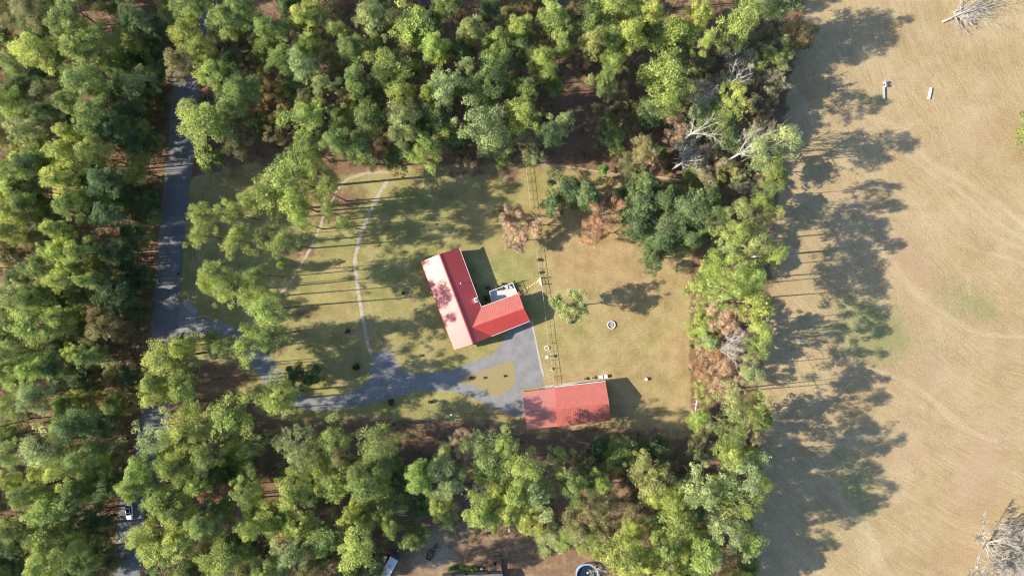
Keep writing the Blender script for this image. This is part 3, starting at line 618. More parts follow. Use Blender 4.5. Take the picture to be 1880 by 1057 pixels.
T = '''
130 37 32 mg;60 15 30 ol P;65 95 40 yg;150 97 33 mg;195 70 25 mg;155 148 32 mg;252 155 32 pg;250 40 34 dg;18 185 28 yg;45 243 27 pg;130 190 20 mg;177 215 34 mg;132 245 22 yg;85 210 25 dg
118 283 32 yg;115 330 34 yg;172 282 28 mg;208 242 28 dg;250 268 28 dg;238 200 24 dg;20 318 30 yg;60 300 26 dg;190 332 28 dg;325 28 35 yg;352 5 30 mg;347 66 30 yg;372 102 30 yg;396 140 28 yg
330 118 27 ol P;374 232 50 yg;425 205 32 mg;386 290 20 yg;415 42 32 mg;447 20 28 mg;446 165 28 mg;563 37 33 yg;570 83 22 ye;518 112 25 mg;557 123 33 pg;592 160 20 pg;623 57 22 mg
683 38 32 pg;645 90 25 mg;757 48 46 ye;800 85 22 ye;808 105 18 ye;713 123 42 mg;652 152 30 mg;737 168 25 yg;820 163 33 pg;785 173 14 yg;863 58 22 yl P;847 33 13 or;913 80 30 yg;857 122 15 pg
903 135 37 mg;560 217 38 yg;498 150 26 go;507 188 30 go;515 240 26 go;623 217 22 mg;677 220 32 mg;737 223 31 pg;883 227 44 pg;570 270 26 mg;617 263 28 mg;663 277 28 mg;723 293 26 mg P 13
783 272 31 ye;803 213 32 dg;855 287 24 br;917 287 17 ye P 12;528 320 46 yg;580 318 30 yg;497 57 32 mg;823 13 26 mg;790 43 20 dg;1017 37 33 yg;953 57 30 yg;957 92 28 dg;997 112 27 ye;1033 87 18 mg
1083 43 26 mg;1127 18 34 yg;1122 73 34 yg;1157 67 30 yg;1088 80 25 yl P;1197 20 27 yg;1233 60 37 ye;1283 27 30 yg;1355 45 42 ye;1388 15 34 pg;1297 80 22 yg;1223 137 47 yg;1127 117 20 yg
1110 150 22 mg;1133 177 28 go;1063 110 26 br;1017 157 19 ye P 14;970 163 20 mg;960 207 37 yg;1028 230 27 pg;980 282 17 pg P 12;1103 217 20 go;1108 313 10 em B 6;1153 297 24 ol B 8;1200 200 30 ok
1290 205 34 pg B;1305 175 30 be;1355 122 34 be;1400 113 26 yl S;1350 175 24 yg;1398 180 27 ol S;1367 215 30 go;1240 235 28 pk;1265 268 32 be;1333 250 28 ok;1303 300 30 be;1197 290 15 pk;1213 277 12 em B 6
1385 285 32 pg;1372 262 26 ba N;1333 310 25 yl S;1277 318 22 mg B 8;1397 333 20 pk;1366 338 22 be;1187 338 28 ok;1432 10 28 mg;1472 62 28 go B;1430 98 30 yl S;1418 150 24 be;1440 258 32 pg;1420 312 26 mg
1275 180 26 ba N;1010 245 24 dg;17 388 30 yg;52 375 28 mg;113 463 30 ye;153 463 28 yg;77 493 33 mg;117 513 22 ye;167 515 19 ye;210 463 30 dg;20 425 25 yg;110 423 22 yg;200 395 28 dg;133 373 26 mg
245 430 25 dg;67 602 44 ye;110 582 26 yg;26 540 26 pg;60 550 24 mg;207 540 30 dg;243 535 24 dg;247 578 24 dg;190 597 26 ol P;222 612 22 ol P;67 677 24 ye;143 647 22 yg;168 655 22 mg;110 678 28 dg;20 650 26 mg
376 395 27 yg;416 388 24 yg;366 432 25 yg;440 440 29 yg;395 502 30 yg;425 530 34 yg;385 530 20 yg;462 545 27 yg;303 662 44 yg;335 640 20 yg;290 700 26 yg;336 692 22 mg;330 622 13 mg P 9;387 620 12 yg B 6
413 637 20 mg;457 632 30 yg;463 370 24 yg;492 366 34 yg;540 372 33 yg;487 436 28 mg;527 446 28 mg;553 408 24 yg;603 388 22 mg;634 410 20 mg;470 505 22 mg;492 567 34 yg;497 618 31 mg;515 487 7 yg P 8
540 690 19 dg B 9;573 690 16 dg B 8;510 700 20 mg;600 350 26 yg;1017 373 21 ok;1042 348 29 ok;1075 358 27 ok;1173 372 38 ok;1215 370 34 ok;1167 413 26 ok;1233 420 37 ok;1215 452 33 ok;1200 474 18 ok;1273 383 38 ok
1262 440 28 ok;1302 360 26 dg;1112 388 30 or;1088 427 24 or;960 412 30 pk;948 440 20 pk S 8;938 395 18 pk;1357 383 20 yl P;1318 405 28 dg;1384 437 36 yl P;1348 425 22 yg;1305 497 30 ye;1347 493 35 ye;1337 530 33 yg
1388 513 34 ye;1383 555 34 yg;1293 556 24 yl S;1293 600 26 yg B;1328 577 28 pk;1357 600 27 pk;1341 630 28 ba N;1300 628 18 pg;1303 663 33 or S;1357 652 24 pk;1330 690 30 pk;1395 600 25 yg;1390 640 24 mg;1382 690 26 pg
1052 563 34 pg S 14;1422 390 17 yl P;1423 468 22 yg;1405 350 20 mg;1400 400 22 be;1408 600 18 pk;80 824 41 pg;117 860 30 yg;150 838 27 mg;50 910 26 mg;93 930 34 yg;133 917 28 mg;83 980 38 yg;125 1005 28 yg
77 1037 30 yg;20 830 28 mg;23 970 28 mg;67 726 30 pg;27 737 26 mg;140 777 30 dg;200 778 28 dg;187 814 26 dg;213 834 24 ol P;187 860 26 mg;200 892 24 dg;180 947 26 dg;167 982 26 mg;200 1020 26 ol P
150 1035 26 mg;293 727 30 yg;340 715 24 yg;283 807 37 pg;347 787 38 yg;320 854 28 yg;415 764 47 yg;380 837 29 mg;254 866 25 ye;246 892 24 ye;296 915 37 yg;327 937 37 yg;266 984 32 ye;290 1006 42 yg;333 994 34 yg
413 1024 41 yg;463 964 28 yg;450 900 27 mg;398 890 26 br;375 960 28 mg;513 737 37 yg;550 824 38 pg;613 811 28 yg;693 811 39 mg;613 887 41 yg;543 900 38 yg;670 890 34 mg;500 947 35 yg;547 962 30 yg;597 984 31 mg
537 1012 28 pg;657 1004 38 yg;720 966 20 mg;643 940 17 yg;767 880 30 ye;760 987 22 mg B;823 880 35 pg;817 834 22 pg P 17;853 814 24 pk;897 837 39 mg;883 897 26 ba N;880 937 31 yg;823 954 18 pg P 12;930 820 26 yg
933 937 22 yg;487 1044 28 mg;960 847 36 yg;983 902 38 pg;945 905 28 yg;1050 890 31 mg;1103 884 20 ye;1100 830 25 dg B 9;1137 837 32 mg B;1207 824 28 dg B 10;1197 877 34 yl P;1173 844 18 yl P;1233 917 27 yg
1287 820 28 ol S;1340 837 28 ye;1363 877 34 pg;1290 890 38 pg;1360 927 35 yg;1240 960 40 yg;1337 977 40 pg;1223 1004 30 yg;1127 947 38 ol S 16;1073 950 34 ol S 16;1147 1020 39 yg;1217 1042 28 yg;1290 1017 38 yg
1287 777 22 ye;1337 740 37 pg;1347 787 31 mg;1387 740 25 yg;967 952 28 yg B 7;1013 990 28 pg B 4;1397 877 22 mg;1377 990 28 yg;1293 717 20 yl S 7;1050 985 24 yg B 5;1090 1000 22 yg B 5;905 960 14 yg B 5
'''
occ = []
for ln in T.replace('\n', ';').split(';'):
    q = ln.split()
    if len(q) < 4: continue
    form = q[4] if len(q) > 4 and q[4].isalpha() else None
    hh = float(q[-1]) if len(q) > 4 and not q[-1].isalpha() else None
    tree(float(q[0]), float(q[1]), float(q[2]), q[3], form, hh); occ.append((float(q[0]), float(q[1]), float(q[2])))

# the rest of the woods: shorter trees in the gaps between the crowns above, and the belts just outside the frame
def road_x_(y): return np.interp(y, [p[1] for p in ROADC], [p[0] for p in ROADC])
frs = random.Random(5)
cnt = 0
for _ in range(26000):
    if cnt >= 270: break
    x = frs.uniform(-95, 1400); y = frs.uniform(-60, 1120)
    ok = False
    if x < road_x(y) - 52: ok = True
    elif y < 282 and 400 < x < 1410: ok = True
    elif y > 800 + (25 if x > 900 else 0) and road_x(y) + 40 < x < 1385: ok = not (690 < x < 1110 and y > 935) and not (940 < x < 1280 and y < 840)
    elif x > 1305 and 330 < y < 800: ok = x < 1400
    if 990 < x < 1190 and 120 < y < 290: ok = ok and frs.random() < 0.15
    if 690 < x < 960 and 790 < y < 850: continue
    if math.hypot(x - 237, y - 938) < 48: continue
    if not ok: continue
    vis = 0 < x < 1880 and 0 < y < 1057
    rr = frs.uniform(20, 30) if vis else frs.uniform(28, 36)
    k = (0.46 if x < 300 else 0.52) if vis else 0.9
    if any(math.hypot(x - a, y - b) < k * (rr + c) for a, b, c in occ): continue
    if x < 300: tint = frs.choice(('dg', 'dg', 'mg', 'mg', 'ol', 'yg')); form = 'P' if frs.random() < .45 else 'B'
    elif y < 300: tint = frs.choice(('dg', 'mg', 'mg', 'ol', 'go', 'br')); form = None if tint in ('go', 'br') else ('P' if frs.random() < .6 else 'B')
    elif x > 1290: tint = frs.choice(('mg', 'pg', 'dg', 'be', 'yg')); form = None if tint == 'be' else 'B'
    else: tint = frs.choice(('dg', 'mg', 'mg', 'ol', 'yg')); form = 'P' if frs.random() < .6 else 'B'
    hh = None if not vis else {'P': frs.uniform(16, 22), 'B': frs.uniform(8, 13)}.get(form, frs.uniform(7, 10))
    tree(x, y, rr, tint, form, hh); occ.append((x, y, rr)); cnt += 1

# dead trees out on the field
def dead(name, px, py, rpx, h, seed, label, up=0.45, lean=(0, 0)):
    tm, tips = branch_mesh(seed, h, rpx * S * 1.0, 6, 0.26, 'snag', up, 12, 0.18, 0.04)
    p = W(px, py, h * 0.3); root = thing(name, (p.x, p.y, 0), label, 'dead tree'); root.rotation_euler = (lean[0], lean[1], 0)
    o = bpy.data.objects.new('trunk', tm); C.objects.link(o); o.parent = root; return root
def fallen(name, px, py, ang, ln, seed, label):
    """a bleached crown lying on the field, fan of boughs"""
    rs = random.Random(seed); mb = MB(); p = W(px, py); n = 0
    for k in range(64):
        a = ang + rs.gauss(0, 0.36) if k < 40 else ang - 1.55 + rs.gauss(0, 0.6)
        L_ = ln * rs.uniform(.45, 1.1) * (1 if k < 40 else 0.5)
        s0 = Vector((rs.uniform(0, 4) * math.cos(ang), rs.uniform(0, 4) * math.sin(ang), .4)); pts = [s0]; d = a
        for i in range(5):
            d += rs.gauss(0, .09); e = rs.uniform(.02, .13) if k % 3 else rs.uniform(.1, .32)
            pts.append(pts[-1] + Vector((math.cos(d), math.sin(d), e)) * L_ / 5)
        r = rs.uniform(.035, .13); mb.tube(pts, [r, r * .8, r * .65, r * .45, r * .3, r * .12], 4)
        for j in (2, 3, 4):
            for q in range(2):
                dd = d + rs.choice((-1, 1)) * rs.uniform(.3, .9); mb.tube([pts[j], pts[j] + Vector((math.cos(dd), math.sin(dd), rs.uniform(0, .4))) * L_ * .2], [r * .35, r * .1], 3)
    root = thing(name, (p.x, p.y, 0), label, 'dead tree'); mb.build('branches', M['snag'], root, True)
    mb = MB(); e = Vector((math.cos(ang), math.sin(ang), 0)); mb.tube([Vector((0, 0, .3)) - e * 3.2, Vector((0, 0, .45)), e * 5 + Vector((0, 0, .8)), e * 10 + Vector((0, .6, 1.6))], [.3, .3, .22, .1], 8)
    mb.build('trunk', M['snag'], root, True)
def snag(p0, z0, p1, z1, seed, label):
    """old bleached tree whose long bare limbs fan out above the crowns"""
    rs = random.Random(seed); a = W(*p0, z0); b = W(*p1, z1); root = thing('bare_tree', (a.x, a.y, 0), label, 'bare tree'); A = a - root.location; B = b - root.location
    mb = MB(); mb.tube([(0, 0, -.1), A * .6 + Vector((.2, .1, 0)) * .5, A], [.34, .28, .24], 8); up = Vector((0, 0, 1))
    ax = (B - A); ln = ax.length
    for k in range(9):
        d = (ax.normalized() + Vector((rs.gauss(0, .42), rs.gauss(0, .42), rs.gauss(0, .15)))).normalized(); L_ = ln * rs.uniform(.55, 1.1); q = A.copy(); pts = [q]; r = rs.uniform(.07, .16)
        for i in range(5): d = (d + Vector((rs.gauss(0, .16), rs.gauss(0, .16), rs.gauss(0, .06)))).normalized(); q = q + d * L_ / 5; pts.append(q)
        mb.tube(pts, [r, r * .85, r * .7, r * .55, r * .4, r * .25], 5)
        for i in (2, 3, 4):
            for j in range(3):
                e = (d + Vector((rs.gauss(0, .8), rs.gauss(0, .8), rs.gauss(0, .4)))).normalized(); mid = pts[i] + e * L_ * .12; mb.tube([pts[i], mid, mid + (e + Vector((rs.gauss(0, .5), rs.gauss(0, .5), 0))) * L_ * .1], [r * .45, r * .32, r * .16], 4)
    mb.build('trunk', M['snag'], root, True)
snag((1356, 283), 15, (1447, 236), 22, 1, 'bleached bare tree with long white limbs at the upper field edge')
snag((1268, 246), 12, (1335, 214), 17, 2, 'bleached bare tree with tangled white limbs in the upper right wood')
snag((1340, 150), 14, (1402, 150), 18, 3, 'pale bare tree near the field edge high in the north wood')
snag((1250, 300), 10, (1300, 265), 14, 6, 'beige bare tree spreading above the oaks north east of the lawn')
snag((1395, 470), 14, (1420, 430), 19, 4, 'pale bare limbs rising among the yellow-green trees of the east belt')
snag((1320, 640), 9, (1385, 632), 12, 5, 'grey bare tree between the salmon trees of the east belt')
snag((1268, 265), 9, (1238, 290), 12, 8, 'small beige bare tree at the lower edge of the upper right wood')
fallen('fallen_tree', 1748, 33, math.radians(24), 13.0, 9, 'bleached fallen dead tree lying on the dry field at the top right corner')
dead('dead_tree', 1812, 1000, 62, 6.0, 22, 'bleached leafless tree on the dry field at the lower right corner')
dead('dead_tree', 1866, 1012, 66, 6.0, 25, 'second bleached leafless tree cut by the right edge, lower right corner')
# evergreen clipped by the right edge
r_ = tree(1901, 237, 30, 'mg', 'B', 9); trees.pop(); tag(r_, 'rounded green tree alone on the dry field, cut by the right edge', 'tree')

# labels that single every tree out
def region(x, y):
    if x < road_x(y) - 25: return 'west wood'
    if x > 1280 and 290 < y < 800: return 'east tree belt'
    if y < 305 and x > 400: return 'north wood'
    if y < 330 and x <= 400: return 'roadside trees'
    if y > 775 and x > 380: return 'south wood'
    if x < 660: return 'roadside trees'
    return 'lawn tree group'
def band(y):
    for lim, s_ in ((90, "at the photo's top"), (200, "near the photo's top"), (320, 'above the lawn level'), (450, 'level with upper lawn'), (640, 'level with the house'),
                    (790, 'level with the barn'), (920, 'just below barn level')):
        if y < lim: return s_
    return "at the photo's bottom"
ORD = ['first', 'second', 'third', 'fourth', 'fifth', 'sixth', 'seventh', 'eighth', 'ninth', 'tenth', 'eleventh', 'twelfth', 'thirteenth', 'fourteenth', 'fifteenth', 'sixteenth', 'seventeenth', 'eighteenth']
grp = {}
KW = {'P': 'pine', 'B': 'broadleaf tree', 'S': 'sparse tree', 'N': 'leafless tree'}
for t_ in trees:
    root, x, y, r, tint, form = t_
    size = 'large' if r >= 36 else ('small' if r < 24 else 'medium')
    pre = f"{size} {TINT[tint][1]} {KW[form]} in {region(x, y)}, {band(y)}"
    grp.setdefault(pre, []).append(t_)
for pre, ts in grp.items():
    ts.sort(key=lambda t: t[1])
    for i, t_ in enumerate(ts):
        lab = pre if len(ts) == 1 else pre + f", {ORD[min(i, 17)]} from left"
        tag(t_[0], lab, {'P': 'pine', 'B': 'tree', 'S': 'tree', 'N': 'bare tree'}[t_[5]], 'trees of the ' + region(t_[1], t_[2]))

# undergrowth and scattered brush on the forest floor: nobody could count it
def undergrowth():
    rs = np.random.RandomState(12); n = 9500
    x = rs.uniform(-20, 1460, n); y = rs.uniform(-30, 1090, n)
    lawn = sd_poly(x, y, LAWN); road = d_line(x, y, ROADC); yard = sd_poly(x, y, YARD); fld = sd_poly(x, y, FIELD); dr = sd_poly(x, y, DRIVE)
    pat = np.sin(x * .021 + 1) * np.sin(y * .027 + 2) + .5 * np.sin(x * .06) * np.cos(y * .05)
    keep = (lawn < -2.5) & (road > 4.6) & ((yard < 0) | ((rs.rand(n) < .5) & (y < 1010))) & (fld < 0.5) & (dr < -2) & (pat > np.where(x < 300, -1.6, -0.5)) & ~((abs(x - 722) < 12) & (y < 40))
    keep &= ~((x > 930) & (x < 1280) & (y > 790) & (y < 815)); keep &= ~((x > 1010) & (x < 1180) & (y > 140) & (y < 280) & (rs.rand(n) < .6))
    x, y = x[keep], y[keep]; n = len(x)
    rad = rs.uniform(.35, 1.3, n) * np.where(x < 300, 1.25, 1.0); cen = np.stack([(x - CX) * S, (CY - y) * S, rad * rs.uniform(.35, 1.3, n)], 1)
    P, u, V = lobes_leaves(rs, cen, rad, 34, 0.7, 0.3)
    P[:, 2] = np.maximum(P[:, 2], .03)
    Nn = u * .5 + UP * .35 + unit(rs, len(P)) * .8
    cols = np.array([(.07, .10, .03), (.12, .14, .04), (.17, .10, .05), (.20, .15, .08), (.09, .12, .045)]); kk = rs.choice(5, n, p=[.28, .27, .13, .12, .20])
    # one mesh; the colour of each bush is a per-leaf attribute
    cnt_ = np.maximum(6, (34 * (rad / rad.mean()) ** 2).astype(int)); idx = np.repeat(np.arange(n), cnt_)
    me = leaves_mesh('undergrowth', P, Nn, .36, V, 77)
    a = me.attributes.new('hue', 'FLOAT_COLOR', 'POINT'); cc = cols[kk[idx]] * (1 + .3 * (V - .5))[:, None]
    a.data.foreach_set('color', np.repeat(np.concatenate([cc, np.ones((len(cc), 1))], 1), 4, axis=0).ravel().astype(np.float32))
    m = leaf_mat('brush'); N = m.node_tree.nodes; L = m.node_tree.links; q = N.new('ShaderNodeAttribute'); q.attribute_name = 'hue'
    hs = [k for k in N if k.type == 'HUE_SAT'][0]; L.new(q.outputs['Color'], hs.inputs['Color'])
    me.materials.clear(); me.materials.append(m)
    o = bpy.data.objects.new('undergrowth', me); C.objects.link(o)
    tag(o, 'low leafy brush and saplings covering the forest floor under the trees', 'undergrowth', kind='stuff')
undergrowth()

# shrubs
def shrub_mesh(seed, r=0.8, h=1.0, n=14, per=34, leaf=.2):
    rs = np.random.RandomState(seed); u = unit(rs, n); u[:, 2] = np.abs(u[:, 2])
    cen = u * np.array([r * .6, r * .6, h * .55]) + np.array([0, 0, h * .3]); P, v, V = lobes_leaves(rs, cen, rs.uniform(.3, .45, n) * r, per, .9, .3)
    P[:, 2] = np.maximum(P[:, 2], .02); return leaves_mesh('foliage', P, v + unit(rs, len(P)) * .6, leaf, V, seed)
SH = [shrub_mesh(700 + i) for i in range(3)]
def stem_mesh():
    mb = MB()
    for k in range(5):
        a = k * 1.3; mb.tube([(0, 0, -.05), (.15 * math.cos(a), .15 * math.sin(a), .3), (.4 * math.cos(a), .4 * math.sin(a), .7)], [.035, .025, .01], 5)
    o = mb.build('stem', M['bark']); d = o.data; bpy.data.objects.remove(o); return d
STEM = stem_mesh()
def shrub(px, py, s_, col, label, group=None, sz=None, name='shrub'):
    p = W(px, py); r = thing(name, (p.x, p.y, 0), label, 'shrub', trnd.uniform(0, 6), group); r.scale = (s_, s_, sz or s_)
    a = bpy.data.objects.new('foliage', trnd.choice(SH)); C.objects.link(a); a.parent = r; a.color = (*col, 1)
    b = bpy.data.objects.new('stem', STEM); C.objects.link(b); b.parent = r; return r
E_ = ['topmost', 'second from top', 'third from top', 'fourth from top', 'fifth from top', 'sixth from top', 'seventh from top', 'lowest']
for i, (x, y) in enumerate([(1282, 496), (1281, 516), (1280, 536), (1269, 586), (1272, 600), (1267, 614), (1268, 636), (1267, 678)]):
    shrub(x, y, .95, (.20, .24, .06), f'small yellow-green shrub in the straw bed along the east tree belt, {E_[i]}', 'shrubs in the east straw bed', 1.5)
for (x, y, s_, lb) in ((863, 694, .8, 'leftmost dark shrub on the lawn island beside the driveway'), (889, 693, .5, 'middle dark shrub on the lawn island beside the driveway'), (926, 690, .5, 'rightmost dark shrub on the lawn island beside the driveway'),
                       (740, 538, .8, 'small dark shrub alone on the lawn left of the red house'), (638, 607, 1.2, 'dark shrub on the lawn just left of the stone path'), (655, 672, 1.6, 'dark round shrub on the lawn left of the parking spur'),
                       (718, 737, 1.5, 'wide dark shrub on the lawn strip below the driveway'), (790, 736, 1.0, 'small dark shrub on the lawn strip below the driveway, right one'), (772, 653, .6, 'tiny pale sapling on the lawn between house and driveway')):
    shrub(x, y, s_, (.06, .09, .03) if 'dark' in lb else (.2, .24, .1), lb)
for (x, y, s_, c, lb) in ((791, 536, .9, (.45, .36, .04), 'yellow flowering bush against the middle of the house west wall'), (829, 629, .9, (.35, .34, .06), 'yellow-green bush by the lower left corner of the house'),
                          (895, 527, .9, (.12, .13, .04), 'low bush at the upper left corner of the raised deck'), (911, 527, .7, (.22, .2, .05), 'yellowish bush along the upper edge of the raised deck'),
                          (893, 546, 1.2, (.09, .12, .04), 'dark bush in the corner between house and deck'), (922, 522, .7, (.1, .12, .04), 'small green bush by the deck rail near its upper right end'),
                          (988, 478, .8, (.08, .1, .03), 'dark shrub beside the rail fence north of the gate'), (991, 500, .7, (.07, .09, .03), 'small dark shrub beside the fence just above the gate'),
                          (1046, 590, .9, (.14, .24, .05), 'small green bush under the pale young tree'), (915, 389, .9, (.35, .27, .04), 'small yellow bush on the north lawn left of the pink tree')):
    shrub(x, y, s_, c, lb)

# ------------------------------------------------------------------ house
def lerp(a, b, t): return Vector(a).lerp(Vector(b), t)
def roof_slope(name, quad, m, parent, rib=0.6, th=0.10, ribh=0.035, ribw=0.05):
    """quad: eave0, eave1, ridge1, ridge0 (eave and ridge run the same way); a standing-seam sheet"""
    a, b, c, d = [Vector(q) for q in quad]; mb = MB(); nrm = (b - a).cross(d - a).normalized()
    if nrm.z < 0: nrm = -nrm
    t = nrm * th
    mb.add([a - t, b - t, c - t, d - t, a, b, c, d], [(0, 1, 2, 3), (4, 5, 6, 7), (0, 1, 5, 4), (1, 2, 6, 5), (2, 3, 7, 6), (3, 0, 4, 7)])
    L_ = (b - a).length; n = int(L_ / rib); e = (b - a).normalized()
    for i in range(1, n):
        s_ = i / n; p = lerp(a, b, s_) + nrm * ribh / 2; q = lerp(d, c, s_) + nrm * ribh / 2
        if (q - p).length > .4: mb.bar(p, q, ribw, ribh)
    return mb.build(name, m, parent)
EZ, RZ, RZ2 = 3.4, 5.55, 4.95
A_, B_, C_ = W(772.9, 480.7, EZ), W(806.7, 466.8, RZ), W(843.1, 455.5, EZ)
D_, E2, F_, G_ = W(883.2, 563.6, EZ), W(867.3, 600.5, RZ2), W(902.1, 616.8, EZ), W(868.3, 630.7, RZ)
H_, I_, J_, K_ = W(833.5, 641.7, EZ), W(951.8, 538.4, EZ), W(961.7, 566.2, RZ2), W(972.6, 589.0, EZ)
house = thing('house', ((A_ + K_) / 2).to_tuple()[:2] + (0,), 'L-shaped single-storey house with bright red metal roof in the middle of the lawn', 'house')
HO = house.location.copy(); HO.z = 0
def loc(p): return Vector(p) - HO
def flatten(p): return Vector((p.x, p.y, 0))
# right slope of the long wing in three pieces round the valley
rp = roof_slope('roof', [loc(H_), loc(A_), loc(B_), loc(G_)], M['red_roof'], house)
mb = MB(); e_up = (B_ - G_).normalized()
def at_line(p0, p1, s_): return p0.lerp(p1, s_)
nR = 42; dn = Vector((0, 0, -0.1))
pts = [loc(p) for p in (F_, E2, D_, C_, B_, G_)]
mb.add(pts + [p + dn for p in pts], [(0, 1, 5), (1, 2, 4, 5) , (2, 3, 4), (6, 7, 11), (7, 8, 10, 11), (8, 9, 10), (2, 3, 9, 8), (3, 4, 10, 9), (4, 5, 11, 10), (5, 0, 6, 11)])
for i in range(1, nR):
    s_ = i / nR; rd = at_line(loc(G_), loc(B_), s_); ev = at_line(loc(F_), loc(C_), s_)
    # stop the seam where it meets the valley
    prm = i / nR; tD = (D_ - F_).length / (C_ - F_).length; tE = tD * 0.5 * 0.96
    if prm < tD:
        fr = 1 - (abs(prm - tE) / (tE if prm < tE else (tD - tE)))
        fr = max(0.0, 1 - fr * 0.80)
        ev = rd.lerp(ev, fr)
    if (ev - rd).length > .3: mb.bar(rd + Vector((.005, .003, .012)), ev + Vector((.005, .003, .012)), .05, .035)
o = mb.build('roof', M['red_roof'], house)
roof_slope('roof', [loc(D_), loc(I_), loc(J_), loc(E2)], M['red_roof_pale'], house)  # this slope gets a paler red than the rest of the house roof
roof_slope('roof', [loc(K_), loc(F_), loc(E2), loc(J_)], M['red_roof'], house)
cap = MB(); cap.bar(loc(B_) + Vector((0, 0, .03)), loc(G_) + Vector((0, 0, .03)), .32, .06); cap.bar(loc(E2) + Vector((0, 0, .03)), loc(J_) + Vector((0, 0, .03)), .28, .06)
cap.bar(loc(E2) + Vector((0, 0, .02)), loc(D_) + Vector((0, 0, .02)), .12, .05); cap.bar(loc(E2) + Vector((0, 0, .02)), loc(F_) + Vector((0, 0, .02)), .12, .05)
cap.build('ridge_cap', M['red_roof'], house)
gut = MB()
for p, q in ((A_, H_), (C_, D_), (D_, I_), (F_, K_)):
    d_ = (q - p).normalized(); s2 = Vector((-d_.y, d_.x, 0)); mid_h = (p + q) / 2; cen = (A_ + K_) / 2
    ax_ = lerp(B_, G_, .5) if (p in (A_, C_)) else lerp(E2, J_, .5)
    if s2.dot(mid_h - ax_) < 0: s2 = -s2
    gut = MB(); gut.bar(loc(p) + s2 * .07 + Vector((0, 0, -.05)), loc(q) + s2 * .07 + Vector((0, 0, -.05)), .09, .12); gut.build('gutter', M['red_roof'] if p is A_ else M['white'], house)
# gable trims
for p, r_, q in ((A_, B_, C_), (H_, G_, F_), (I_, J_, K_)): tr = MB(); tr.bar(loc(p) + Vector((0, 0, -.08)), loc(r_) + Vector((0, 0, -.08)), .1, .2); tr.bar(loc(r_) + Vector((0, 0, -.08)), loc(q) + Vector((0, 0, -.08)), .1, .2); tr.build('gable_trim', M['red_roof'], house)
# walls
def inset_poly(P, d):
    out = []; n = len(P); c = sum((Vector(p) for p in P), Vector((0, 0))) / n
    area = sum(P[i][0] * P[(i + 1) % n][1] - P[(i + 1) % n][0] * P[i][1] for i in range(n)); sg = 1 if area > 0 else -1
    for i in range(n):
        p0, p1, p2 = Vector(P[i - 1]), Vector(P[i]), Vector(P[(i + 1) % n]); e1 = (p1 - p0).normalized(); e2 = (p2 - p1).normalized()
        n1 = Vector((-e1.y, e1.x)) * sg; n2 = Vector((-e2.y, e2.x)) * sg; b = (n1 + n2); b = b / max(.2, b.length_squared) * 2 * d * 1.0
        out.append((p1 + b))
    return out
foot = [Vector((loc(p).x, loc(p).y)) for p in (A_, H_, F_, K_, I_, D_, C_)]
wp = inset_poly(foot, 0.5)
mb = MB(); n = len(wp); mb.add([(p.x, p.y, -.1) for p in wp] + [(p.x, p.y, EZ - .12) for p in wp], [(i, (i + 1) % n, n + (i + 1) % n, n + i) for i in range(n)]); mb.build('wall', M['brick'], house)
for (a, r, b) in ((A_, B_, C_), (H_, G_, F_), (I_, J_, K_)):
    ins = (HO - (a + b) / 2); ins.z = 0; ax2 = (lerp(B_, G_, .5) - (a + b) / 2) if r is not J_ else (lerp(E2, J_, 0) - (a + b) / 2); ax2.z = 0; ax2 = ax2.normalized() * .5
    q = [loc(lerp(a, r, .1)) + ax2 + Vector((0, 0, -.33)), loc(r) + ax2 + Vector((0, 0, -.14)), loc(lerp(b, r, .1)) + ax2 + Vector((0, 0, -.33))]
    gb = MB(); gb.add(q + [p + ax2.normalized() * .15 for p in q], [(0, 1, 2), (3, 4, 5), (0, 1, 4, 3), (1, 2, 5, 4), (2, 0, 3, 5)]); gb.build('gable', M['siding'], house)
def openings(parent, P, specs):
    for (i, t, wd, z0, z1, kind) in specs:
        a, b = P[i], P[(i + 1) % len(P)]; d = (b - a).normalized(); cpt = a.lerp(b, t)
        nn = Vector((d.y, -d.x)); cc = sum(P, Vector((0, 0))) / len(P)
        area = sum(P[k][0] * P[(k + 1) % len(P)][1] - P[(k + 1) % len(P)][0] * P[k][1] for k in range(len(P)))
        if area < 0: nn = -nn
        rz = math.atan2(d.y, d.x); q = cpt + nn * .03; zc = (z0 + z1) / 2
        if kind == 'window':
            f = MB(); 
            for (ox, oz, sx, sz) in ((0, (z1 - z0) / 2, wd + .12, .08), (0, -(z1 - z0) / 2, wd + .12, .08), (-wd / 2, 0, .08, z1 - z0 - .08), (wd / 2, 0, .08, z1 - z0 - .08), (0, 0, .05, z1 - z0 - .08)):
                f.box((q.x + d.x * ox, q.y + d.y * ox, zc + oz), (sx, .1, sz), rz)
            fo = f.build('window', M['white'], parent); g = MB(); g.box((cpt.x, cpt.y, zc), (wd - .08, .05, z1 - z0 - .08), rz); g.build('pane', M['glass'], fo)
        else:
            g = MB(); g.box((q.x, q.y, zc), (wd, .08, z1 - z0), rz); do = g.build(kind, M['white'] if kind != 'door' else M['blue_grey'], parent)
            hnd = MB(); hnd.box((q.x + d.x * wd * .4 * (0 if wd > 2 else 1) + nn.x * .07, q.y + d.y * wd * .4 * (0 if wd > 2 else 1) + nn.y * .07, 1.0), (.12, .06, .05), rz); hnd.build('handle', M['steel'], do)
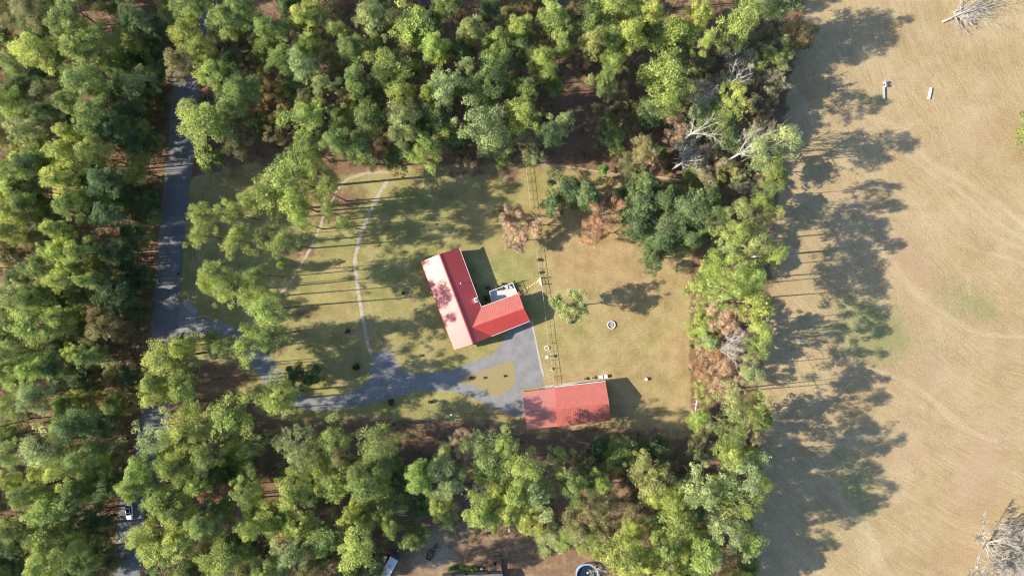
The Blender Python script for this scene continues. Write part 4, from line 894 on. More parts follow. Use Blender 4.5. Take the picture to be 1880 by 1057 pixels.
openings(house, wp, [(0, .12, 1.6, 1.0, 2.2, 'window'), (0, .30, 1.6, 1.0, 2.2, 'window'), (0, .48, 1.0, .05, 2.1, 'door'), (0, .65, 2.2, .8, 2.2, 'window'), (0, .86, 1.6, 1.0, 2.2, 'window'),
                     (1, .5, 1.4, 1.0, 2.2, 'window'), (2, .30, 2.7, .05, 2.3, 'garage_door'), (2, .70, 2.7, .05, 2.3, 'garage_door'), (3, .5, 1.2, 1.0, 2.2, 'window'),
                     (4, .35, 1.9, .6, 2.5, 'door'), (5, .35, 1.6, 1.0, 2.2, 'window'), (5, .75, 1.6, 1.0, 2.2, 'window'), (6, .5, 1.4, 1.0, 2.2, 'window')])
# chimney box and vent pipe
q = loc(W(874.3, 550.5, 4.3)); mb = MB(); ang = math.atan2((B_ - G_).y, (B_ - G_).x) - math.pi / 2
mb.box((q.x, q.y, 4.1), (.95, 1.25, 1.1), ang); ch = mb.build('chimney', M['white'], house, bevel=.03); mb = MB(); mb.box((q.x, q.y, 4.74), (.55, .8, .16), ang); mb.build('chimney_cap', M['steel'], ch)
q = loc(W(845.9, 520, 4.9)); mb = MB(); mb.lathe((q.x, q.y, 4.5), [(.09, 0), (.09, .6), (.14, .6), (.14, .7)], 12); mb.build('vent_pipe', M['white'], house)
q = loc(W(850, 500, 4.6)); mb = MB(); mb.lathe((q.x, q.y, 4.3), [(.06, 0), (.06, .45)], 10); mb.build('vent_pipe', M['red_roof'], house)

# deck with rails
dk = [W(899.1, 534.9, .6), W(940.8, 519.2, .6), W(950.2, 539.2, .6), W(944, 545, .6), W(903.8, 559.5, .6), ]
deck = thing('deck', (dk[0].x, dk[0].y, 0), 'raised pale deck with white rail in the corner of the red-roofed house', 'deck'); dl = [p - deck.location for p in dk]
mb = MB(); mb.prism([(p.x, p.y) for p in dl], .45, .6); mb.build('deck_floor', M['deck_paint'], deck)
mb = MB(); pp = inset_poly([Vector((p.x, p.y)) for p in dl], .08); mb.prism([(p.x, p.y) for p in pp], 0, .45); mb.build('skirt', M['dark_metal'], deck)
mb = MB(); bal = MB()
for a, b in ((dl[0], dl[1]), (dl[1], dl[2]), (dl[4], dl[0])):
    a = Vector((a.x, a.y, 0)); b = Vector((b.x, b.y, 0)); L_ = (b - a).length
    mb.bar(a + Vector((0, 0, 1.55)), b + Vector((0, 0, 1.55)), .14, .05); bal.bar(a + Vector((0, 0, .75)), b + Vector((0, 0, .75)), .05, .05)
    k = max(2, int(L_ / 1.6))
    for i in range(k + 1): p = a.lerp(b, i / k); mb.box((p.x, p.y, 1.04), (.1, .1, .96))
    k = int(L_ / .16)
    for i in range(1, k): p = a.lerp(b, i / k); bal.box((p.x, p.y, 1.12), (.03, .03, .78))
mb.build('rail', M['white'], deck); bal.build('balusters', M['black'], deck)
pd = W(957, 537); st = thing('steps', (pd.x, pd.y, 0), 'short wooden steps with handrail leading off the deck towards the stepping stones', 'steps', ang)
mb = MB()
for i in range(3): mb.box((-.55 + .4 * i, 0, .40 - .17 * i), (.4, 1.3, .06))
mb.build('tread', M['terracotta'], st); mb = MB()
for s_ in (-.68, .68): mb.bar((-.7, s_, 1.5), (.6, s_, 1.0), .06, .06); mb.box((-.7, s_, .75), (.06, .06, 1.5)); mb.box((.6, s_, .5), (.06, .06, 1.0))
mb.build('handrail', M['black'], st)
# furniture on the deck
def on(px, py, z): return W(px, py, z)
p = on(929, 527, .6); t_ = thing('patio_table', p.to_tuple(), 'round white patio table on the deck near its upper rail', 'table'); mb = MB(); mb.lathe((0, 0, .68), [(.5, 0), (.52, .02), (.5, .04)], 20); mb.build('table_top', M['white'], t_)
for k in range(4): mb = MB(); mb.tube([(.35 * math.cos(k * 1.57 + .7), .35 * math.sin(k * 1.57 + .7), 0), (.2 * math.cos(k * 1.57 + .7), .2 * math.sin(k * 1.57 + .7), .7)], .02, 6); mb.build('leg', M['dark_metal'], t_)
def chair(px, py, rz, m, lab):
    p = on(px, py, .6); c = thing('patio_chair', p.to_tuple(), lab, 'chair', rz, 'chairs on the deck'); mb = MB(); mb.box((0, 0, .42), (.5, .5, .05)); mb.build('seat', M[m], c)
    mb = MB(); mb.box((0, -.25, .72), (.5, .05, .5)); mb.build('backrest', M[m], c)
    for sx in (-.22, .22):
        for sy in (-.22, .22): mb = MB(); mb.box((sx, sy, .2), (.04, .04, .4)); mb.build('leg', M['dark_metal'], c)
chair(934.5, 524.5, 1.0, 'white', 'white patio chair by the rail corner of the deck'); chair(937.5, 527.5, 2.6, 'white', 'white patio chair beside the right rail of the deck'); chair(931.8, 523.4, .2, 'black', 'black patio chair behind the round white deck table')
p = on(924, 529, .6); g_ = thing('grill', p.to_tuple(), 'black covered barbecue grill left of the deck table', 'grill', .3); mb = MB(); mb.box((0, 0, .45), (.7, .5, .9)); mb.build('cabinet', M['black'], g_, bevel=.03); mb = MB(); mb.lathe((0, 0, .9), [(.32, 0), (.3, .12), (.18, .22), (.02, .25)], 14); mb.build('lid', M['dark_metal'], g_, True)
p = on(915, 531, .6); g_ = thing('planter', p.to_tuple(), 'dark potted plant at the deck rail left of the grill', 'planter'); mb = MB(); mb.lathe((0, 0, 0), [(.2, 0), (.28, .4), (.24, .4), (.22, .34)], 14); mb.build('pot', M['terracotta'], g_)
a = bpy.data.objects.new('foliage', SH[0]); C.objects.link(a); a.parent = g_; a.location = (0, 0, .3); a.scale = (.6, .6, .6); a.color = (.06, .09, .03, 1)
p = W(943, 517); fp = thing('umbrella_pole', (p.x, p.y, 0), 'thin tall folded umbrella pole at the deck corner', 'umbrella'); mb = MB(); mb.lathe((0, 0, 0), [(.25, 0), (.25, .1), (.04, .14), (.03, 2.0)], 12); mb.build('pole', M['dark_metal'], fp); mb = MB(); mb.lathe((0, 0, 1.0), [(.05, 0), (.13, .3), (.09, 1.2), (.02, 1.6)], 10); mb.build('folded_canopy', M['blue_grey'], fp, True)
p = W(874.3, 523); ac = thing('air_conditioner', (p.x, p.y, 0), 'grey air conditioner unit in the shade behind the long house wing', 'air conditioner', ang); mb = MB(); mb.box((0, 0, .42), (.85, .85, .8)); mb.build('cabinet', M['siding'], ac, bevel=.04); mb = MB(); mb.lathe((0, 0, .82), [(.34, 0), (.34, .03), (.1, .05)], 18); mb.build('fan_grille', M['black'], ac)
# stepping stones
nth = ['first', 'second', 'third', 'fourth', 'fifth', 'sixth', 'seventh']
for i, (x, y) in enumerate([(964.3, 531.5), (968.5, 528.5), (973.2, 525.6), (977.2, 522.8), (981.3, 520.4), (985.1, 517.9), (988.2, 516.0)]):
    p = W(x, y); mb = MB(); mb.box((0, 0, .03), (.42, .5, .06)); o = mb.build('stepping_stone', M['yellow_stone'], bevel=.02); o.location = (p.x, p.y, 0); o.rotation_euler = (0, 0, .55)
    tag(o, f'{nth[i]} pale stepping stone from the deck on the way to the gate', 'stepping stone', 'stepping stones from deck to gate')
strip('path', [(960, 534), (973, 525.6), (988, 516)], 2.6, 0.006, M['terracotta'])
flat('gravel_apron', [(988, 512), (993, 512), (995, 522), (990, 520), (987, 516)], .012, M['stone'])

# ------------------------------------------------------------------ barn
def barn():
    NW, NJ, NE = W(959.3, 720.2, 3.3), W(1018.3, 711.3, 3.3), W(1111.4, 700.0, 3.5)
    RW, RJ, RE = W(963.5, 756.4, 4.75), W(1020.9, 749.2, 4.75), W(1117.9, 738.1, 5.25)
    SW, SJ, SE = W(967.8, 789.4, 3.3), W(1026.6, 782.6, 3.3), W(1121.3, 769.9, 3.5)
    NJ2, RJ2, SJ2 = W(1018.1, 710.6, 3.5), W(1020.9, 749.3, 5.25), W(1024.5, 783.6, 3.5)
    b = thing('barn', ((NW + SE) / 2).to_tuple()[:2] + (0,), 'long barn and carport with faded red metal roof at the end of the driveway', 'barn'); o_ = b.location.copy(); o_.z = 0
    l = lambda p: p - o_
    roof_slope('roof', [l(NJ2), l(NE), l(RE), l(RJ2)], M['red_roof_pale'], b, .62, .1, .022, .06)
    roof_slope('roof', [l(SE), l(SJ2), l(RJ2), l(RE)], M['red_roof_pale'], b, .62, .1, .022, .06)
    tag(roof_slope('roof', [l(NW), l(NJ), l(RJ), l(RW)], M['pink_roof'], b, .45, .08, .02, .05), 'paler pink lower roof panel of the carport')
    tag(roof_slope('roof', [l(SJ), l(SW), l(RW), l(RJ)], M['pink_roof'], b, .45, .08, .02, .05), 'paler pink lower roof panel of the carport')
    c = MB(); c.bar(l(RJ2) + Vector((0, 0, .03)), l(RE) + Vector((0, 0, .03)), .3, .05); c.bar(l(RW) + Vector((0, 0, .03)), l(RJ) + Vector((-.1, 0, .03)), .26, .05); c.build('ridge_cap', M['red_roof_pale'], b)
    for p, r_, q in ((NE, RE, SE), (NJ2, RJ2, SJ2), (NW, RW, SW)): c = MB(); c.bar(l(p) + Vector((0, 0, -.1)), l(r_) + Vector((0, 0, -.1)), .08, .18); c.bar(l(r_) + Vector((0, 0, -.1)), l(q) + Vector((0, 0, -.1)), .08, .18); c.build('gable_trim', M['red_roof'], b)
    c = MB(); e = Vector((0, .09, -.06)); c.bar(l(NJ2) + e, l(NE) + e, .12, .1); c.build('gutter', M['white'], b); c = MB(); c.bar(l(SJ2) - Vector((0, .09, .06)), l(SE) - Vector((0, .09, .06)), .1, .1); c.build('gutter', M['red_roof_pale'], b)
    P = inset_poly([Vector(l(p).xy) for p in (NJ2, SJ2, SE, NE)], .3); n = 4
    c = MB(); c.add([(p.x, p.y, -.1) for p in P] + [(p.x, p.y, 3.38) for p in P], [(i, (i + 1) % n, n + (i + 1) % n, n + i) for i in range(n)]); c.build('wall', M['siding'], b)
    for a, r, d, s_ in ((NE, RE, SE, -1), (NJ2, RJ2, SJ2, 1)):
        ax = (RE - RJ2).normalized() * s_ * .3; ax.z = 0
        q = [l(a.lerp(r, .1)) + ax - Vector((0, 0, .2)), l(r) + ax - Vector((0, 0, .14)), l(d.lerp(r, .1)) + ax - Vector((0, 0, .2))]
        g = MB(); g.add(q + [k + ax * .3 for k in q], [(0, 1, 2), (3, 4, 5), (0, 1, 4, 3), (1, 2, 5, 4), (2, 0, 3, 5)]); g.build('gable', M['siding'], b)
    openings(b, P, [(3, .2, 2.6, .05, 2.6, 'sliding_door'), (3, .55, 1.0, .05, 2.1, 'door'), (3, .8, 1.2, 1.2, 2.2, 'window'), (2, .5, 1.2, 1.2, 2.2, 'window'), (1, .3, 1.2, 1.2, 2.2, 'window'), (1, .7, 1.2, 1.2, 2.2, 'window')])
    for s_, t_ in ((NW, .0), (NW, .5), (SW, .0), (SW, .5), (NW, .95), (SW, .95)):
        e2 = NJ if s_ is NW else SJ; p = l(s_.lerp(e2, max(.04, t_))); p.y += -.25 if s_ is NW else .25
        c = MB(); c.box((p.x, p.y, 1.6), (.14, .14, 3.2)); c.build('post', M['white'], b)
    c = MB(); p0 = W(1031, 793); p1 = W(1028, 786)
barn()

# ------------------------------------------------------------------ fences
def fence(name, pts, label, z=1.25, sp=2.4, m='fence_wood', rails=(1.2, .62), mesh=True, pw=.085, rw=.07):
    r = thing(name, (*G2(*pts[0]), 0), label, 'fence'); o_ = r.location
    P = [Vector((*G2(*p), 0)) - o_ for p in pts]; pos = []; acc = 0; total = sum((b - a).length for a, b in zip(P[:-1], P[1:])); n = max(2, round(total / sp))
    def at(d):
        for a, b in zip(P[:-1], P[1:]):
            L_ = (b - a).length
            if d <= L_ + 1e-6: return a.lerp(b, d / L_)
            d -= L_
        return P[-1]
    Q = [at(total * i / n) for i in range(n + 1)]
    for q in Q: mb = MB(); mb.box((q.x, q.y, z / 2 - .1), (pw, pw, z + .2)); mb.build('post', M[m], r)
    mb = MB()
    for a, b in zip(Q[:-1], Q[1:]):
        for k, h_ in enumerate(rails): mb.bar(a + Vector((0, 0, h_)), b + Vector((0, 0, h_)), rw if k == 0 else .03, .03)
    mb.build('rail', M[m], r)
    return r
fence('rail_fence', [(965, 303), (968, 330), (971, 356), (976, 400), (983, 450), (988, 482), (991, 510)], 'pale wooden post-and-rail fence running from the north wood down to the garden gate', rw=.09)
fence('rail_fence', [(993.5, 523), (997, 545), (1000, 568), (1003, 600), (1006, 625), (1010, 650), (1013, 672), (1017, 707)], 'pale wooden post-and-rail fence running from the garden gate down to the barn', rw=.09)
fence('wire_fence', [(1277, 733), (1275, 750), (1274, 765), (1273, 781)], 'white rail fence stub at the right end of the lawn beside the east tree belt', 1.2, 2.4, 'white', rw=.14)
fence('wire_fence', [(1027, 786), (1031, 812), (1060, 817), (1100, 821)], 'thin wire fence from the barn back wall into the south wood', 1.1, 2.5, 'steel', (1.05, .5), pw=.05, rw=.03)
fence('paddock_rail', [(1273, 728), (1279, 729), (1278, 740), (1273, 741)], 'small square white rail enclosure at the top of the east fence stub', 1.0, .9, 'white', (.95,), rw=.1)
# gate
a, b = W(991, 510), W(993.5, 523); gt = thing('garden_gate', (a.x, a.y, 0), 'white garden gate in the rail fence at the end of the stepping stones', 'gate'); d = b - a; mb = MB()
for z in (.25, .7, 1.15): mb.bar(d * .12 + Vector((0, 0, z)), d * .88 + Vector((0, 0, z)), .05, .08)
for s_ in (.12, .3, .5, .7, .88): mb.box((d.x * s_, d.y * s_, .7), (.05, .05, 1.0))
mb.build('gate_leaf', M['white'], gt)
for s_ in (.04, .96): mb = MB(); mb.box((d.x * s_, d.y * s_, .7), (.2, .2, 1.6)); mb.box((d.x * s_, d.y * s_, 1.53), (.28, .28, .06)); mb.build('gate_post', M['white'], gt)

# ------------------------------------------------------------------ garden objects
def ring(mb, c, ro, ri, z0, z1, n=24): 
    P = []
    for r, z in ((ro, z0), (ro, z1), (ri, z1), (ri, z0)): P += [(c[0] + r * math.cos(2 * math.pi * k / n), c[1] + r * math.sin(2 * math.pi * k / n), z) for k in range(n)]
    mb.add(P, [(i * n + k, i * n + (k + 1) % n, ((i + 1) % 4) * n + (k + 1) % n, ((i + 1) % 4) * n + k) for i in range(4) for k in range(n)])
p = W(1122.4, 596.2); fpit = thing('fire_pit', (p.x, p.y, 0), 'round stone fire pit with white rim alone on the dry east lawn', 'fire pit')
mb = MB(); rr = random.Random(3)
for k in range(20): a = k * math.pi / 10; mb.box((1.02 * math.cos(a), 1.02 * math.sin(a), .16), (.26, .29, .32 + rr.uniform(-.02, .03)), a)
mb.build('stone_ring', M['stone'], fpit, bevel=.03)
mb = MB(); mb.lathe((0, 0, .0), [(.88, 0), (.88, .05), (.1, .09)], 20); mb.build('gravel_bed', M['grey_gravel'], fpit)
mb = MB(); ring(mb, (0, 0), .45, .38, .08, .2); ring(mb, (0, 0), .2, .1, .08, .22); mb.build('fire_ring', M['stone'], fpit)
def box_thing(px, py, d, rz, m, name, label, cat, lid=None, leg=True):
    p = W(px, py); t = thing(name, (p.x, p.y, 0), label, cat, rz); mb = MB(); mb.box((0, 0, d[2] / 2), d); mb.build('body', M[m], t, bevel=.04)
    mb = MB(); mb.box((0, 0, d[2] + .035), (d[0] * 1.06, d[1] * 1.06, .07)); mb.build('lid', M[lid or m], t, bevel=.02)
    mb = MB(); mb.box((0, -d[1] / 2 - .04, d[2] * .7), (.2, .06, .05)); mb.build('handle', M['dark_metal'], t); return t
box_thing(1103.3, 691.4, (.85, .8, .6), .12, 'white', 'storage_chest', 'left one of two white chests behind the barn', 'chest')
box_thing(1111.6, 690.2, (.9, .85, .65), .12, 'white', 'storage_chest', 'right one of two white chests behind the barn', 'chest')
box_thing(1186, 695.5, (.7, .75, .55), .5, 'stone', 'storage_chest', 'pale grey chest alone on the lawn right of the barn', 'chest')
def pot(px, py, r, h, m, label, plant=None):
    p = W(px, py); t = thing('planter', (p.x, p.y, 0), label, 'planter'); mb = MB(); mb.lathe((0, 0, 0), [(r * .7, 0), (r, h), (r * 1.1, h), (r * 1.1, h + .06), (r * .85, h + .06), (r * .8, h - .05)], 16); mb.build('pot', M[m], t, True)
    a = bpy.data.objects.new('foliage', SH[1]); C.objects.link(a); a.parent = t; a.location = (0, 0, h * .7); a.scale = (r * .9, r * .9, r * .7); a.color = (*(plant or (.1, .13, .05)), 1); return t
pot(1073.5, 694.8, .38, .5, 'ochre', 'small ochre pot behind the barn, leftmost by the wall', (.3, .26, .1)); pot(1088.4, 693.2, .42, .4, 'ochre', 'ochre pot behind the barn just left of the white chests', (.35, .28, .12))
pot(1270, 755.5, .3, .5, 'white', 'white pot beside the fence stub at the right end of the lawn'); pot(1278, 645, .22, .5, 'white', 'small white pot in the straw bed of the east belt')
pot(1011.3, 677, .3, .35, 'white', 'white trough-like pot against the fence above the barn')
# ring planter and bird bath by the fence
p = W(1003.8, 638.5); rp_ = thing('ring_planter', (p.x, p.y, 0), 'white ring-shaped planter on the grass left of the rail fence', 'planter'); mb = MB(); ring(mb, (0, 0), .62, .47, 0, .3, 22); mb.build('rim', M['white'], rp_, bevel=.02); mb = MB(); mb.lathe((0, 0, 0), [(.47, 0), (.47, .18), (.1, .24)], 18); mb.build('soil', M['terracotta'], rp_)
p = W(1003.5, 654.6); bb = thing('bird_bath', (p.x, p.y, 0), 'white pedestal bird bath beside the rail fence above the barn', 'bird bath'); mb = MB(); mb.lathe((0, 0, 0), [(.32, 0), (.32, .12), (.14, .22), (.11, 1.0), (.18, 1.12)], 18); mb.build('pedestal', M['white'], bb, True)
mb = MB(); mb.lathe((0, 0, 1.1), [(.12, 0), (.40, .16), (.45, .26), (.40, .26), (.30, .18), (.05, .14)], 22); mb.build('basin', M['white'], bb, True)
p = W(998, 653.5); gs = thing('garden_hose', (p.x, p.y, 0), 'pale coiled garden hose on the grass left of the bird bath', 'hose'); mb = MB()
mb.tube([(.35 * math.cos(k * .5) * (1 - k * .006), .35 * math.sin(k * .5) * (1 - k * .006), .03 + .002 * k) for k in range(40)] + [(.9, .35, .03), (1.2, .2, .03)], .025, 5); mb.build('hose_coil', M['timber'], gs)
# grill/box near the north fence, rusty grate
p = W(1008.4, 336); bx = thing('compost_bin', (p.x, p.y, 0), 'black square compost bin on the lawn right of the north fence end', 'bin'); mb = MB(); mb.box((0, 0, .4), (.95, 1.25, .8), 0, .92); mb.build('body', M['black'], bx, bevel=.04); mb = MB(); mb.box((.05, 0, .84), (.8, 1.05, .07)); mb.build('lid', M['dark_metal'], bx, bevel=.02)
p = W(1031, 389); gr = thing('metal_grate', (p.x, p.y, 0), 'rusty brown oval grate lying on the lawn left of the orange tree', 'grate'); mb = MB()
ring(mb, (0, 0), .5, .42, .02, .08, 20); o = mb.build('rim', M['rust'], gr); o.scale = (1, 1.7, 1); mb = MB()
for k in range(-4, 5): mb.box((k * .1, 0, .05), (.04, 1.6 * math.sqrt(max(.05, 1 - (k * .1 / .47) ** 2)), .03))
mb.build('bars', M['rust'], gr)
# trampoline
p = W(437.5, 548); tp_ = thing('trampoline', (p.x, p.y, 0), 'round black trampoline with pale rim beside the roadside pines', 'trampoline'); mb = MB(); ring(mb, (0, 0), 1.45, 1.25, .72, .8, 28); mb.build('rim', M['white'], tp_); mb = MB(); mb.lathe((0, 0, .74), [(1.25, 0), (1.25, .02)], 28); mb.build('mat', M['black'], tp_)
for k in range(6): a = k * math.pi / 3; mb = MB(); mb.tube([(1.35 * math.cos(a), 1.35 * math.sin(a), 0), (1.35 * math.cos(a), 1.35 * math.sin(a), .74)], .03, 6); mb.build('leg', M['steel'], tp_)
# benches and tanks on the field
def bench(p0, p1, wd, h, label, m):
    a, b = W(*p0), W(*p1); c = (a + b) / 2; L_ = (b - a).length; t = thing('bench', (c.x, c.y, 0), label, 'bench', math.atan2((b - a).y, (b - a).x))
    mb = MB()
    for k in (-1, 0, 1): mb.box((0, k * wd / 3, h), (L_, wd / 3 - .02, .06))
    mb.build('seat', M[m], t)
    for s_ in (-.4, 0, .4): mb = MB(); mb.box((s_ * L_, 0, h / 2 - .02), (.08, wd * .8, h - .03)); mb.build('leg', M['steel'], t)
bench((1621.2, 160), (1621.5, 183), .62, .4, 'long narrow pale bench on the field below two white drums', 'siding'); bench((1708, 162), (1703.5, 183), .72, .35, 'white bench standing alone on the open dry field', 'white')
for i, (x, y, lb) in enumerate(((1624, 153, 'upper white drum at the shade edge on the field'), (1624.6, 158.6, 'lower white drum at the end of the field bench'))):
    p = W(x, y); t = thing('drum', (p.x, p.y, 0), lb, 'drum'); mb = MB(); mb.lathe((0, 0, 0), [(.36, 0), (.38, .05), (.38, .3), (.40, .33), (.38, .36), (.38, .75), (.36, .8)], 18); mb.build('shell', M['white'], t, True); mb = MB(); mb.lathe((.05, 0, .8), [(.3, 0), (.3, .04)], 18); mb.build('lid', M['steel'], t)
p = W(1621, 157); t = thing('barbecue', (p.x, p.y, 0), 'dark kettle barbecue left of the white drums on the field', 'barbecue'); mb = MB(); mb.lathe((0, 0, .5), [(.1, 0), (.28, .15), (.28, .25), (.1, .42)], 14); mb.build('kettle', M['dark_metal'], t, True)
for k in range(3): mb = MB(); mb.tube([(.3 * math.cos(k * 2.1), .3 * math.sin(k * 2.1), 0), (.1 * math.cos(k * 2.1), .1 * math.sin(k * 2.1), .55)], .02, 5); mb.build('leg', M['steel'], t)
p = W(1793, 1040.5); t = tag(MB().lathe((0, 0, 0), [(.3, 0), (.34, .12), (.2, .3), (.04, .36)], 9).build('boulder', M['white'], None, False), 'small white stone on the field left of the bleached tree', 'stone'); t.location = (p.x, p.y, 0); t.scale = (1.2, .8, 1)
# mailbox
p = W(331, 502); t = thing('mailbox', (p.x, p.y, 0), 'black mailbox on a post at the road edge', 'mailbox', .5); mb = MB(); mb.box((0, 0, .5), (.1, .1, 1.05)); mb.build('post', M['black'], t)
mb = MB(); mb.add([(x, y, z) for x in (-.35, .35) for (y, z) in ((-.16, 1.0), (.16, 1.0), (.16, 1.16), (.08, 1.27), (-.08, 1.27), (-.16, 1.16))], [(0, 1, 2, 3, 4, 5), (11, 10, 9, 8, 7, 6)] + [(i, (i + 1) % 6, 6 + (i + 1) % 6, 6 + i) for i in range(6)]); mb.build('box', M['black'], t); mb = MB(); mb.box((-.5, -.3, .8), (.5, .2, .2)); mb.build('paper_tube', M['black'], t)
# street lamp
p = W(829.5, 755); sl = thing('street_lamp', (p.x, p.y, 0), 'tall grey lamp post with a white lamp head on the grass below the driveway', 'street lamp'); top = W(822.5, 767, 8.2) - sl.location; mb = MB(); mb.tube([(0, 0, -.1), (top.x, top.y, 8.4)], [.13, .09], 8); mb.build('pole', M['fence_wood'], sl)
lp = W(828.8, 761.4, 7.7) - sl.location; mb = MB(); mb.tube([(top.x, top.y, 7.9), (top.x * .5 + lp.x * .5, top.y * .5 + lp.y * .5, 8.05), (lp.x, lp.y, 7.85)], .06, 6); mb.build('arm', M['steel'], sl); mb = MB(); mb.lathe((lp.x, lp.y, 7.6), [(.14, 0), (.26, .06), (.3, .2), (.12, .32)], 14); mb.build('lamp_head', M['white'], sl, True)
# power poles and cables
def pole(px, py, label, hh=10.5):
    p = W(px, py, hh); t = thing('utility_pole', (p.x, p.y, 0), label, 'utility pole'); mb = MB(); mb.tube([(0, 0, -.2), (0, 0, hh)], [.17, .12], 8); mb.build('pole', M['fence_wood'], t)
    mb = MB(); mb.box((0, 0, hh - .4), (2.2, .1, .12), .1); mb.build('crossarm', M['siding'], t); mb = MB(); mb.box((.1, -1.7, hh - 1.6), (1.5, .1, .12), .1); mb.lathe((0, -.3, hh - 2.3), [(.2, 0), (.22, .6), (.1, .7)], 10); mb.build('transformer', M['siding'], t)
    mb = MB()
    for k in (-1, 0, 1): mb.lathe((k * .95, k * .1, hh - .32), [(.05, 0), (.06, .12), (.03, .18)], 8)
    mb.build('insulator', M['white'], t); return t
P1 = pole(349, 583, 'wooden power pole with crossarm standing where the driveway meets the road')
P2 = pole(395, -95, 'wooden power pole beyond the top edge of the photo'); P3 = pole(318, 1130, 'wooden power pole beyond the bottom edge of the photo')
wn = ['left', 'middle', 'right']
for (a, b, nm) in ((P1, P2, 'north'), (P1, P3, 'south')):
    for k in (-1, 0, 1):
        pa = a.location + Vector((k * .95, k * .1, 10.3)); pb = b.location + Vector((k * .95, k * .1, 10.3)); pts = [pa.lerp(pb, i / 24) - Vector((0, 0, 4 * 1.3 * (i / 24) * (1 - i / 24))) for i in range(25)]
        mb = MB(); mb.tube(pts, .028, 4); o = mb.build('power_line', M['cable']); tag(o, f'{wn[k + 1]} overhead power line running {nm} from the pole by the driveway', 'power line', 'power lines along the road')

# ------------------------------------------------------------------ car
def car(px, py, rz):
    p = W(px, py, .7); t = thing('parked_car', (p.x, p.y, 0), 'white car with black glass roof on the road at the lower left', 'car', rz)
    # body: lofted sections along y (front +y)
    st = [(-2.33, .70, .55, .92), (-2.2, .84, .32, 1.0), (-1.7, .91, .26, 1.06), (-.9, .93, .24, 1.0), (0, .93, .24, .97), (.9, .92, .24, .96), (1.35, .91, .26, .93), (1.9, .86, .28, .82), (2.2, .74, .34, .70), (2.34, .55, .42, .60)]
    def sec(y, w_, zl, zh): return [(-w_ * .9, y, zl), (-w_, y, zl + (zh - zl) * .35), (-w_, y, zl + (zh - zl) * .7), (-w_ * .88, y, zh), (-w_ * .45, y, zh + .03), (w_ * .45, y, zh + .03), (w_ * .88, y, zh), (w_, y, zl + (zh - zl) * .7), (w_, y, zl + (zh - zl) * .35), (w_ * .9, y, zl)]
    mb = MB(); P = []; 
    for s_ in st: P += sec(*s_)
    k = 10; n = len(st); mb.add(P, [(i * k + j, i * k + (j + 1) % k, (i + 1) * k + (j + 1) % k, (i + 1) * k + j) for i in range(n - 1) for j in range(k)] + [tuple(range(k)), tuple(range((n - 1) * k, n * k))])
    mb.build('body', M['carpaint'], t, True)
    lo = [(-.80, -1.75, .99), (.80, -1.75, .99), (.80, 1.05, .95), (-.80, 1.05, .95)]; hi = [(-.60, -1.05, 1.43), (.60, -1.05, 1.43), (.62, .25, 1.46), (-.62, .25, 1.46)]
    mb = MB(); mb.add([lo[3], lo[2], hi[2], hi[3]], [(0, 1, 2, 3)]); mb.build('windshield', M['glass'], t); mb = MB(); mb.add([lo[0], lo[1], hi[1], hi[0]], [(0, 1, 2, 3)]); mb.build('rear_window', M['glass'], t)
    for a, b in ((0, 3), (1, 2)): mb = MB(); mb.add([lo[a], lo[b], hi[b], hi[a]], [(0, 1, 2, 3)]); mb.build('side_window', M['glass'], t)
    mb = MB(); mb.box((0, -.4, 1.455), (1.24, 1.36, .05)); rf = mb.build('roof', M['carpaint'], t, bevel=.03); mb = MB(); mb.box((0, -.42, 1.49), (.86, 1.1, .03)); mb.build('sunroof', M['glass'], rf)
    mb = MB()
    for (a, b) in ((lo[3], hi[3]), (lo[2], hi[2]), (lo[0], hi[0]), (lo[1], hi[1])): mb.bar(a, b, .09, .07)
    mb.build('pillar', M['carpaint'], t)
    for sx in (-.82, .82):
        for sy in (-1.4, 1.42):
            mb = MB(); mb.tube([(sx - .1, sy, .33), (sx + .1, sy, .33)], .33, 18); wh = mb.build('wheel', M['tyre'], t, False); mb = MB(); mb.tube([(sx - .11, sy, .33), (sx + .11, sy, .33)], .2, 14); mb.build('rim', M['steel'], wh)
        mb = MB(); mb.box((sx * 1.22, .75, 1.0), (.18, .12, .14)); mb.build('mirror', M['carpaint'], t, bevel=.02)
        mb = MB(); mb.box((sx * .72, 2.2, .62), (.3, .14, .12)); mb.build('headlight', M['steel'], t); mb = MB(); mb.box((sx * .78, -2.28, .8), (.3, .08, .14)); mb.build('taillight', M['red_lens'], t)
car(237, 938, math.pi + .06)

